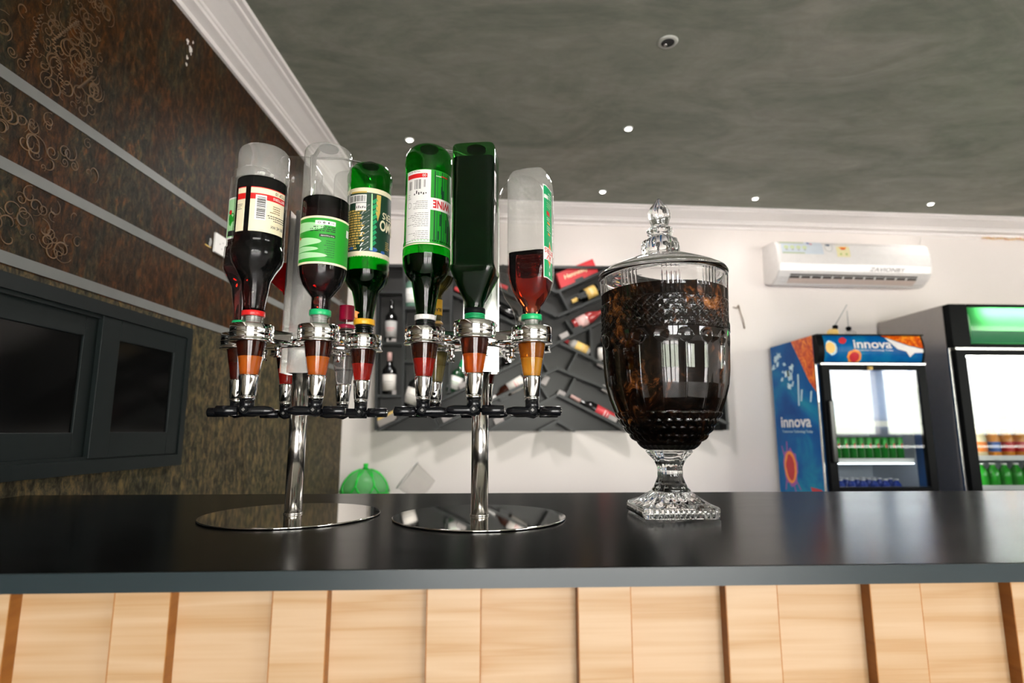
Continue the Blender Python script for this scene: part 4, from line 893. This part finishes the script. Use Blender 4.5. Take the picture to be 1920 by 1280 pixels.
# garland under the cornice
x0, z0 = onB(1842, 446, .02); m = MB(); Rg = random.Random(3); pts = [B(x0+.02*i, z0+.004*sin(i), .015) for i in range(24)]; m.tube(pts, .0035, 6, 0)
for i in range(90):
    q = Vector(pts[Rg.randrange(24)])+Vector((Rg.uniform(-.012, .012), Rg.uniform(-.012, 0), Rg.uniform(-.010, .010))); d = Vector((Rg.uniform(-1, 1), Rg.uniform(-.3, .3), Rg.uniform(-1, 1)))*.010
    m.add([q, q+d, q+d+Vector((.004, .001, .004)), q+Vector((.004, .001, .004))], [(0, 1, 2, 3)], 1+(i % 3))
tag(m.build('tinsel_garland', [gl, red, gl, c_('pink_tinsel', (.6, .25, .25))]), 'red and gold tinsel garland under the cornice at the right edge', 'garland')
x0, z0 = onB(1725, 445, .02); x1, z1 = onB(1838, 447, .02)
m = MB(); m.tube([B(x0-.03, 2.525, .03), B(x0+.02, z0+.005, .006), B((x0+x1)/2, z0+.002, .005), B(x1, z1, .006)], .0022, 6)
tag(m.build('thin_cable', [white]), 'thin white cable running from the air conditioner along the cornice', 'cable')

# ------------------------------------------------------------------ fridges
def fridge_side_mat():
    m, N, L = nodes('blue_splash_print'); b = N['Principled BSDF']; setp(b, None, .3, spec=.12)
    t = N.new('ShaderNodeTexCoord').outputs['Object']; n1 = noise(N, L, t, 2.2, 4, .55, .8)
    a = ramp(N, [(.35, (.001, .06, .25)), (.5, (.001, .11, .34)), (.66, (.01, .27, .42))], n1.outputs[0], L); L(a.outputs[0], b.inputs['Base Color']); return m
def fruit_mat():
    m, N, L = nodes('orange_pulp_print'); b = N['Principled BSDF']; setp(b, None, .3)
    t = N.new('ShaderNodeTexCoord').outputs['Object']; n1 = noise(N, L, t, 26, 4, .6, 1.0, (1, 1, 1))
    a = ramp(N, [(.35, (.42, .015, .0)), (.5, (.72, .10, .0)), (.65, (.95, .33, .02))], n1.outputs[0], L); L(a.outputs[0], b.inputs['Base Color']); return m
bsp, pulp = fridge_side_mat(), fruit_mat()
pane = thin('fridge_pane', (.90, .92, .92), 1.58, .02)
inner_w = mat('fridge_liner', (.62, .66, .72), .4); gsteel = mat('grey_steel_side', (.40, .37, .35), .28, metal=.4); splash = c_('splash_print', (.55, .75, .82)); wlet = c_('white_lettering', (.82, .80, .80)); purp = c_('purple_print', (.35, .08, .35)); rj = c_('red_fruit_print', (.55, .02, .03)); oj = c_('orange_fruit_print', (.9, .30, .05)); yj = c_('yellow_fruit_print', (.95, .55, .15))
def fridge(label, x0, x1, yf, yb, ht, zh, name):
    """hollow cabinet with glass door; yf front plane, zh underside of the header"""
    t = thing(name, label, 'fridge', ((x0+x1)/2, (yf+yb)/2, 0)); w_ = .03
    return t
# --- blue fridge
x0, x1, yf, yb, ht, zh = 1.918, 2.560, 3.20, 3.72, 1.806, 1.640
f1_ = fridge('tall glass-door fridge with blue fruit-print side and lit header, under the air conditioner', x0, x1, yf, yb, ht, zh, 'display_fridge')
m = MB(); m.box((x0, yf+.02, .02), (x0+.03, yb, ht)); m.box((x1-.03, yf+.02, .02), (x1, yb, ht)); m.box((x0+.03, yb-.03, .02), (x1-.03, yb, ht)); m.box((x0+.03, yf+.02, ht-.03), (x1-.03, yb-.03, ht)); m.box((x0+.03, yf+.02, .02), (x1-.03, yb-.03, .25)); m.box((x0+.03, yf+.03, zh-.01), (x1-.03, yb-.03, zh+.02))
m.build('cabinet', mat('fridge_shell_blue', (.004, .08, .26), .3), f1_)
m = MB(); m.box((x0+.031, yf+.09, .26), (x0+.036, yb-.035, zh-.01)); m.box((x1-.036, yf+.09, .26), (x1-.031, yb-.035, zh-.01)); m.box((x0+.036, yb-.036, .26), (x1-.036, yb-.031, zh-.01))
for i in range(12): m.box((x0+.12+.03, yb-.046, .30+i*.09), (x1-.15, yb-.036, .315+i*.09))
m.build('liner', inner_w, f1_)
# side print, seen obliquely
def sf(y, z, d): return (x0-.0006-d, y, z)
m = MB(); patch(m, sf, yb, yf+.02, .02, ht, 0, 0, 6, 12)
yy = lambda k: yb+(yf+.02-yb)*k          # k: 0 rear, 1 front
def zz1(py): return onP(1500, py, (x0, 3.45, 0), (1, 0, 0))[2] if False else CZ+(808-py)/1075*3.45
poly(m, sf, [(yy(.53), ht), (yy(1), ht), (yy(1), zz1(738)), (yy(.86), zz1(715)), (yy(.70), zz1(675))], 1, .0006)
for (a_, p, s_) in ((.12, 662, .03), (.2, 655, .035), (.16, 672, .025), (.05, 678, .03), (.28, 690, .012), (.5, 685, .035), (.45, 700, .05), (.38, 695, .04), (.42, 720, .03), (.25, 705, .02), (.33, 676, .02)): blob(m, sf, yy(a_), zz1(p), s_*.8, s_*.6, 2, .0004, 18, .5, int(p))
for (a_, p0, p1) in ((.62, 700, 760), (.68, 730, 752), (.88, 735, 755), (.5, 712, 722)): poly(m, sf, [(yy(a_), zz1(p0)), (yy(a_+.035), zz1(p0)), (yy(a_), zz1(p1)), (yy(a_-.03), zz1(p1))], 2, .0005)
m.add([], []);
put_text(m, 'innova', sf, yy(.15), yy(.84), zz1(801), zz1(780), 3, .0008, .02)
put_text(m, 'Tomorrow Technology Today', sf, yy(.17), yy(.86), zz1(812.5), zz1(806.5), 2, .0008, .01)
cf = (yy(.30), zz1(878)); blob(m, sf, *cf, .085, .115, 4, .0006, 26, .12, 3); blob(m, sf, *cf, .072, .10, 5, .0009, 24); blob(m, sf, *cf, .050, .078, 6, .0012, 22, .08, 2)
for (dy, dz, l) in ((.06, .09, .06), (.02, .11, .05), (-.06, -.09, .055), (.05, -.10, .05), (-.03, -.12, .05)):
    poly(m, sf, [(cf[0]+dy, cf[1]+dz*.8), (cf[0]+dy+.012, cf[1]+dz*.8), (cf[0]+dy*1.6, cf[1]+dz*1.45), (cf[0]+dy*1.6-.012, cf[1]+dz*1.45)], 4, .0007)
poly(m, sf, [(yy(.72), zz1(910)), (yy(.95), zz1(912)), (yy(1.0), zz1(932)), (yy(.8), zz1(935))], 6, .0007)
m.build('side_print', [bsp, pulp, splash, wlet, purp, oj, rj], f1_, label='blue side panel with white lettering and fruit splashes')
MB().box((x0-.001, yf+.008, .02), (x0+.008, yf+.0195, zh)).build('edge_trim', alum, f1_)
# header: curved lit sign between black end caps
def hf(u, v, d):   # u 0..1 across, v 0..1 up, bulging forward
    b_ = .045*sin(pi*(.18+.64*v)); return (x0+.004+(x1-x0-.008)*u, yf+.016-b_-d, zh+(ht-zh)*v)
m = MB(); patch(m, hf, .055, .985, .03, .97, 0, 0, 20, 14)
def hb(u, v): return hf(u, v, .0008)
for pts, mi in (([(.60, .97), (.985, .97), (.985, .50), (.86, .60), (.72, .80)], 1), ([(.64, .90), (.72, .78), (.86, .58), (.985, .48), (.985, .36), (.90, .35), (.86, .20), (.82, .40), (.74, .48)], 2)):
    poly(m, lambda u, v, d: hf(u, v, d+.006), pts, mi, 0) if mi == 2 else poly(m, lambda u, v, d: hf(u, v, d+.0075), pts, mi, 0)
hg = lambda u, v, d: hf(u, v, d+.0015)
blob(m, hg, .12, .52, .055, .25, 4, .001, 20, .12, 4); blob(m, hg, .11, .52, .045, .2, 5, .0015, 20); blob(m, hg, .335, .20, .065, .26, 6, .001, 20, .1, 5); blob(m, hg, .335, .20, .045, .17, 3, .002, 20)
blob(m, hg, .235, .78, .035, .12, 7, .001, 18, .1, 2, -.1)
put_text(m, 'innova', hg, .33, .69, .50, .80, 2, .004, .02); put_text(m, 'Tomorrow Technology Today', hg, .34, .70, .40, .46, 2, .003, .01)
m.build('header_sign', [bsp, pulp, wlet, rj, splash, yj, oj, rj], f1_, label='curved blue header sign with white lettering and fruit')
m = MB()
for a_, b_ in ((-.004, .056), (.984, 1.004)):
    n = 14; pts = [(hf(0, i/n, .003)[1], hf(0, i/n, 0)[2]) for i in range(n+1)]+[(yf+.03, ht), (yf+.03, zh)]
    xa, xb = hf(a_, 0, 0)[0], hf(b_, 0, 0)[0]; m.prism(pts, lambda u, v, d: (d, u, v), xa, xb)
m.box((x0, yf-.03, ht-.006), (x1, yf+.03, ht+.001)); m.box((x0, yf-.03, zh-.002), (x1, yf+.03, zh+.004))
m.build('header_cap', blackm, f1_)
# door
dz0, dz1 = .18, zh-.012
m = MB(); w_ = .045; m.box((x0+.02, yf-.02, dz0), (x0+.02+w_, yf+.015, dz1)); m.box((x1-w_, yf-.02, dz0), (x1, yf+.015, dz1)); m.box((x0+.02+w_, yf-.02, dz1-.030), (x1-w_, yf+.015, dz1)); m.box((x0+.02+w_, yf-.02, dz0), (x1-w_, yf+.015, .935))
d_ = m.build('door', blackm, f1_, .002)
MB().box((x0+.02+w_, yf-.010, .935), (x1-w_, yf-.006, dz1-.030)).build('pane', pane, d_)
MB().box((x0+.015, yf-.022, dz1+.001), (x1, yf+.0, dz1+.011)).build('hinge_rail', alum, d_)
MB().box((x0+.03, yf-.050, 1.07), (x0+.055, yf-.020, 1.42)).build('handle', blackp, d_, .006)
MB().lathe([(dz1-.03, .014), (dz1-.012, .014)], (x0+.30, yf-.03), 16).build('lock', gl, d_)
for zz in (1.300, 1.085): 
    o = MB().box((x0+.045, yf+.06, zz-.012), (x1-.075, yb-.06, zz)).box((x0+.045, yf+.05, zz-.026), (x1-.075, yf+.06, zz+.006)).build('shelf', white, f1_)
MB().box((x0+.045, yf+.08, .868), (x1-.075, yb-.06, .880)).build('shelf', white, f1_)
MB().box((x0+.08, yf+.045, 1.604), (x1-.08, yf+.065, 1.618)).build('light_tube', emis('cool_tube', (.85, .92, 1.0), 26.0), f1_)
MB().box((x0+.05, yf+.045, 1.058), (x1-.08, yf+.060, 1.063)).build('light_tube', emis('added_shelf_glow', (.85, .92, 1.0), 3.0), f1_)  # added glowing strip under the shelf lip, brightens the lower interior
ORD = ['first', 'second', 'third', 'fourth', 'fifth', 'sixth', 'seventh', 'eighth', 'ninth', 'tenth']
gcan = mat('green_can_paint', (.012, .28, .025), .25, metal=.3); canp = mat('can_silver', (.7, .7, .7), .25, 1)
def can(x, y, z, label, grp, i, body=gcan):
    t = thing('drink_can', label, 'can', (x, y, z), grp)
    MB().lathe([(z+.001, .018), (z+.006, .0228), (z+.120, .0228), (z+.127, .020)], (x, y), 20).build('can_body', body, t)
    MB().lathe([(z+.1272, .0198), (z+.1290, .0192)], (x, y), 20).build('lid', canp, t)
    m = MB(); fn = lambda a, zz, d: (x+(.0232+d)*sin(a), y-(.0232+d)*cos(a), zz)
    blob(m, fn, .15, z+.078, .35, .014, 0, 0, 14, 0, 0); wrap(m, fn, .55, .85, z+.01, z+.12, 1, 0); m.build('print', [red, grnlt], t)
for i in range(10): can(x0+.088+.0475*i, yf+.095, 1.085, ORD[i]+' green drink can from the left on the blue fridge shelf', 'green cans on the blue fridge shelf', i)
blub = mat('blue_bottle_plastic', (.01, .04, .30), .2); capw = mat('white_cap_plastic', (.85, .83, .80), .35)
def small_bottle(x, y, z, h, r, body, cap, label, grp, nm='drink_bottle', lab=None):
    t = thing(nm, label, 'bottle', (x, y, z), grp)
    MB().lathe([(z+.001, r*.9), (z+.005, r), (z+h*.60, r), (z+h*.72, r*.8), (z+h*.86, r*.45), (z+h*.93, r*.42)], (x, y), 20).build('bottle_body', body, t)
    MB().lathe([(z+h*.925, r*.55), (z+h, r*.53)], (x, y), 16).build('cap', cap, t)
    if lab: MB().lathe([(z+h*.15, r*1.02), (z+h*.48, r*1.02)], (x, y), 20, cap=(False, False)).build('label', lab, t)
for i in range(20):
    x = x0+.085+.068*(i % 7); y = yf+.115+.068*(i//7); small_bottle(x+.012*(i//7), y, .880, .088, .025, blub, capw, ORD[i % 7]+' small blue bottle from the left in the '+('front', 'middle', 'rear')[i//7]+' row of the blue fridge', 'white-capped blue bottles in the blue fridge')
# things on top of the blue fridge: two stoppered jars with thin rods
for (px_, py_, qx, qy, lb, bm) in ((1566, 612, 1588, 571, 'small yellow jar with black knob and slanting rod on the blue fridge', gl), (1591, 615, 1588, 582, 'small clear jar with black knob and upright rod on the blue fridge', clearg)):
    a = onY(px_, py_, 3.50); b_ = onY(qx, qy, 3.50); t = thing('stoppered_jar', lb, 'jar', (a[0], a[1], ht))
    cxp = a[0]-(.02 if bm is gl else -.01); MB().lathe([(ht+.001, .028), (ht+.004, .034), (a[2]-.030, .034), (a[2]-.018, .020)], (cxp, a[1]), 24).build('jar_body', bm, t)
    MB().lathe([(a[2]-.018, .009), (a[2]-.010, .016), (a[2]+.004, .017), (a[2]+.010, .010)], (a[0], a[1]), 20).build('knob', blackm, t)
    MB().tube([a+np.array([0, 0, .008]), b_], .0030, 6).build('rod', greyp, t)

# --- green-header fridge
x0, x1, yf, yb, ht, zh = 2.735, 3.50, 3.20, 3.78, 1.995, 1.735
f2_ = fridge('tall grey-sided glass-door fridge with lit green header at the right edge', x0, x1, yf, yb, ht, zh, 'display_fridge')
m = MB(); m.box((x0, yf+.02, .02), (x0+.04, yb, ht)); m.box((x1-.04, yf+.02, .02), (x1, yb, ht)); m.box((x0+.04, yb-.03, .02), (x1-.04, yb, ht)); m.box((x0+.04, yf+.02, ht-.03), (x1-.04, yb-.03, ht)); m.box((x0+.04, yf+.02, .02), (x1-.04, yb-.03, .25)); m.box((x0+.04, yf+.03, zh-.02), (x1-.04, yb-.03, zh+.01))
m.build('cabinet', gsteel, f2_)
m = MB(); m.box((x0+.041, yf+.09, .26), (x0+.046, yb-.035, zh-.02)); m.box((x1-.046, yf+.09, .26), (x1-.041, yb-.035, zh-.02)); m.box((x0+.046, yb-.036, .26), (x1-.046, yb-.031, zh-.02)); m.build('liner', inner_w, f2_)
MB().box((x0-.001, yf+.006, .02), (x0+.012, yf+.0195, zh)).build('edge_trim', alum, f2_)
m = MB(); m.box((x0, yf-.03, zh), (x0+.115, yf+.02, ht)); m.box((x0+.115, yf-.03, ht-.018), (x1, yf+.02, ht)); m.box((x0+.115, yf-.03, zh), (x1, yf+.02, zh+.022)); m.box((x1-.02, yf-.03, zh+.022), (x1, yf+.02, ht-.018)); m.build('header_frame', blackm, f2_, .006)
def gsign():
    m, N, L = nodes('lit_green_sign'); N.remove(N['Principled BSDF'])
    t = N.new('ShaderNodeBsdfTranslucent'); t.inputs[0].default_value = (.14, .70, .22, 1); d = N.new('ShaderNodeBsdfDiffuse'); d.inputs[0].default_value = (.01, .30, .06, 1)
    g_ = N.new('ShaderNodeBsdfGlossy'); g_.inputs['Roughness'].default_value = .15; a = N.new('ShaderNodeMixShader'); a.inputs[0].default_value = .3; L(t.outputs[0], a.inputs[1]); L(d.outputs[0], a.inputs[2])
    b = N.new('ShaderNodeMixShader'); b.inputs[0].default_value = .04; L(a.outputs[0], b.inputs[1]); L(g_.outputs[0], b.inputs[2]); L(b.outputs[0], N['Material Output'].inputs[0]); return m
def gf(u, v, d): b_ = .020*sin(pi*v); return (x0+.115+(x1-x0-.135)*u, yf-.016-b_-d, zh+.022+(ht-zh-.040)*v)
m = MB(); patch(m, gf, 0, 1, 0, 1, 0, 0, 6, 12); patch(m, gf, 0, 1, .02, .34, 1, .001, 6, 4)
poly(m, gf, [(.60, .55), (.68, .80), (.76, .92), (.9, .96), (.98, .6), (.8, .4), (.68, .42)], 1, .004)
m.build('header_sign', [gsign(), c_('deep_green_print', (.0, .16, .05))], f2_, label='backlit green header sign')
MB().tube([(x0+.20, yf+.010, zh+.20), (x1-.05, yf+.010, zh+.20)], .010, 12).build('sign_tube', emis('sign_tube_light', (1, 1, .92), 13), f2_)
MB().box((x0+.115, yf+.021, zh+.02), (x1-.02, yf+.024, ht-.02)).build('sign_reflector', white, f2_)
m = MB(); w_ = .060; m.box((x0+.02, yf-.02, .18), (x0+.02+w_, yf+.015, zh-.015)); m.box((x1-w_, yf-.02, .18), (x1, yf+.015, zh-.015)); m.box((x0+.02+w_, yf-.02, zh-.045), (x1-w_, yf+.015, zh-.015)); m.box((x0+.02+w_, yf-.02, .18), (x1-w_, yf+.015, .88))
d_ = m.build('door', blackm, f2_, .002); MB().box((x0+.02+w_, yf-.010, .88), (x1-w_, yf-.006, zh-.045)).build('pane', pane, d_)
MB().box((x0+.02, yf-.022, zh-.014), (x1, yf+.0, zh-.002)).build('hinge_rail', alum, d_)
for zz in (1.305, 1.100, .93): MB().box((x0+.055, yf+.06, zz-.012), (x1-.05, yb-.06, zz)).box((x0+.055, yf+.05, zz-.022), (x1-.05, yf+.06, zz+.006)).build('shelf', white, f2_)
MB().box((x0+.10, yf+.10, zh-.035), (x1-.08, yf+.14, zh-.022)).build('light_tube', emis('top_tube', (1, .98, .95), 20), f2_)
MB().box((x0+.058, yf+.040, .90), (x0+.068, yf+.050, 1.66)).build('light_tube', emis('added_side_glow', (1, .98, .95), 22), f2_)  # added upright glow, lights the lower shelves that the top tube misses
of_ = c_('orange_drink', (.80, .30, .03), .25); cr_ = c_('cream_drink', (.72, .62, .38), .25); gr_ = mat('green_drink_bottle', (.02, .34, .02), .2)
for i in range(7):
    bm, lb_, q = ((cr_, orangep, ORD[i]+' juice bottle from the left in the green-header fridge, pale cream') if i < 2 else (of_, red if i > 2 else bluep, ORD[i]+' juice bottle from the left in the green-header fridge, orange'))
    small_bottle(x0+.125+.083*i, yf+.11, 1.100, .175, .036, bm, capw, q, 'juice bottles in the green-header fridge', lab=lb_)
for i in range(8): small_bottle(x0+.125+.072*i, yf+.11, .93, .130, .031, gr_, capw, ORD[i]+' green white-capped bottle from the left in the green-header fridge', 'green bottles in the green-header fridge')
for i in range(3): small_bottle(x0+.38+.09*i, yf+.13, 1.305, .13, .03, (of_, c_('purple_drink', (.45, .03, .25)), of_)[i], capw, ('orange bottle on the top shelf of the green-header fridge, left of the purple one', 'purple bottle on the top shelf of the green-header fridge', 'orange bottle on the top shelf of the green-header fridge, right of the purple one')[i], 'bottles on the top shelf of the green-header fridge')

# ------------------------------------------------------------------ back bench behind the bar with the green dome and the clear tub
bench = thing('back_bench', 'low grey bench along the back wall, hidden behind the bar', 'bench', (-.3, 3.4, 0))
MB().box((-.90, 3.14, .82), (.9, 3.655, .85)).build('worktop', c_('grey_worktop', (.3, .3, .3)), bench); MB().box((-.89, 3.18, 0), (.87, 3.64, .82)).build('carcass', c_('bench_carcass', (.25, .25, .25)), bench)
gx, gy = -.700, 3.38
gt = thing('green_dome_cover', 'bright green plastic dome food cover with a knob, behind the bar by the tiled wall', 'food cover', (gx, gy, .85))
gmat = mat('green_dome_plastic', (.0, .48, .03), .3); gtr = thin('green_net', (.35, .80, .38), 1.3, .3, .35, (.25, .65, .28))
dome = [(.851, .150), (.895, .140)]; zt3 = 1.030
def dr(z): k = (z-.895)/(zt3-.895); return .140*sqrt(max(0, 1-k*k*.97))
MB().lathe([(.851, .152), (.858, .150), (.895, .139), (.905, .138)], (gx, gy), 48, cap=(False, False)).build('rim', gmat, gt)
MB().lathe([(.905+(zt3-.905)*i/14, dr(.905+(zt3-.905)*i/14)) for i in range(15)], (gx, gy), 48, cap=(False, False)).build('shell', gtr, gt)
m = MB()
for i in range(16):
    a = 2*pi*i/16; pts = []
    for j in range(12):
        z = .905+(zt3-.907)*j/11; b_ = a+.22*sin(j/11*pi)*(1 if i % 2 else -1); r = dr(z)+.001; pts.append((gx+r*cos(b_), gy+r*sin(b_), z))
    m.tube(pts, .0042, 6)
m.build('rib', gmat, gt); MB().lathe([(zt3-.004, .018), (zt3+.012, .013), (zt3+.030, .014), (zt3+.032, .012)], (gx, gy), 24).build('knob', gmat, gt)
tx_, ty_ = onY(765, 925, 3.36)[0], 3.36
t = thing('clear_tub', 'clear plastic tub lying tilted beside the green dome', 'tub', (tx_, ty_, .85)); 
m = MB().lathe([(0, .070), (.004, .075), (.14, .088), (.143, .094), (.150, .094)], (0, 0), 40, cap=(True, False)); m.xf(Matrix.Translation((tx_+.05, ty_, .952)) @ Matrix.Rotation(radians(-52), 4, 'Y') @ Matrix.Translation((0, 0, -.075)))
m.build('tub_wall', thin('frosted_tub', (.93, .92, .91), 1.5, .1, .12, (.75, .73, .70)), t)
m = MB().ring((0, 0), .092, .004, .147, 40, 8); m.xf(Matrix.Translation((tx_+.05, ty_, .952)) @ Matrix.Rotation(radians(-52), 4, 'Y') @ Matrix.Translation((0, 0, -.075))); m.build('rim', thin('tub_rim', (.8, .8, .78), 1.5, .1, .3), t)

for o in scn.objects:
    if o.get('_local') is not None: del o['_local']
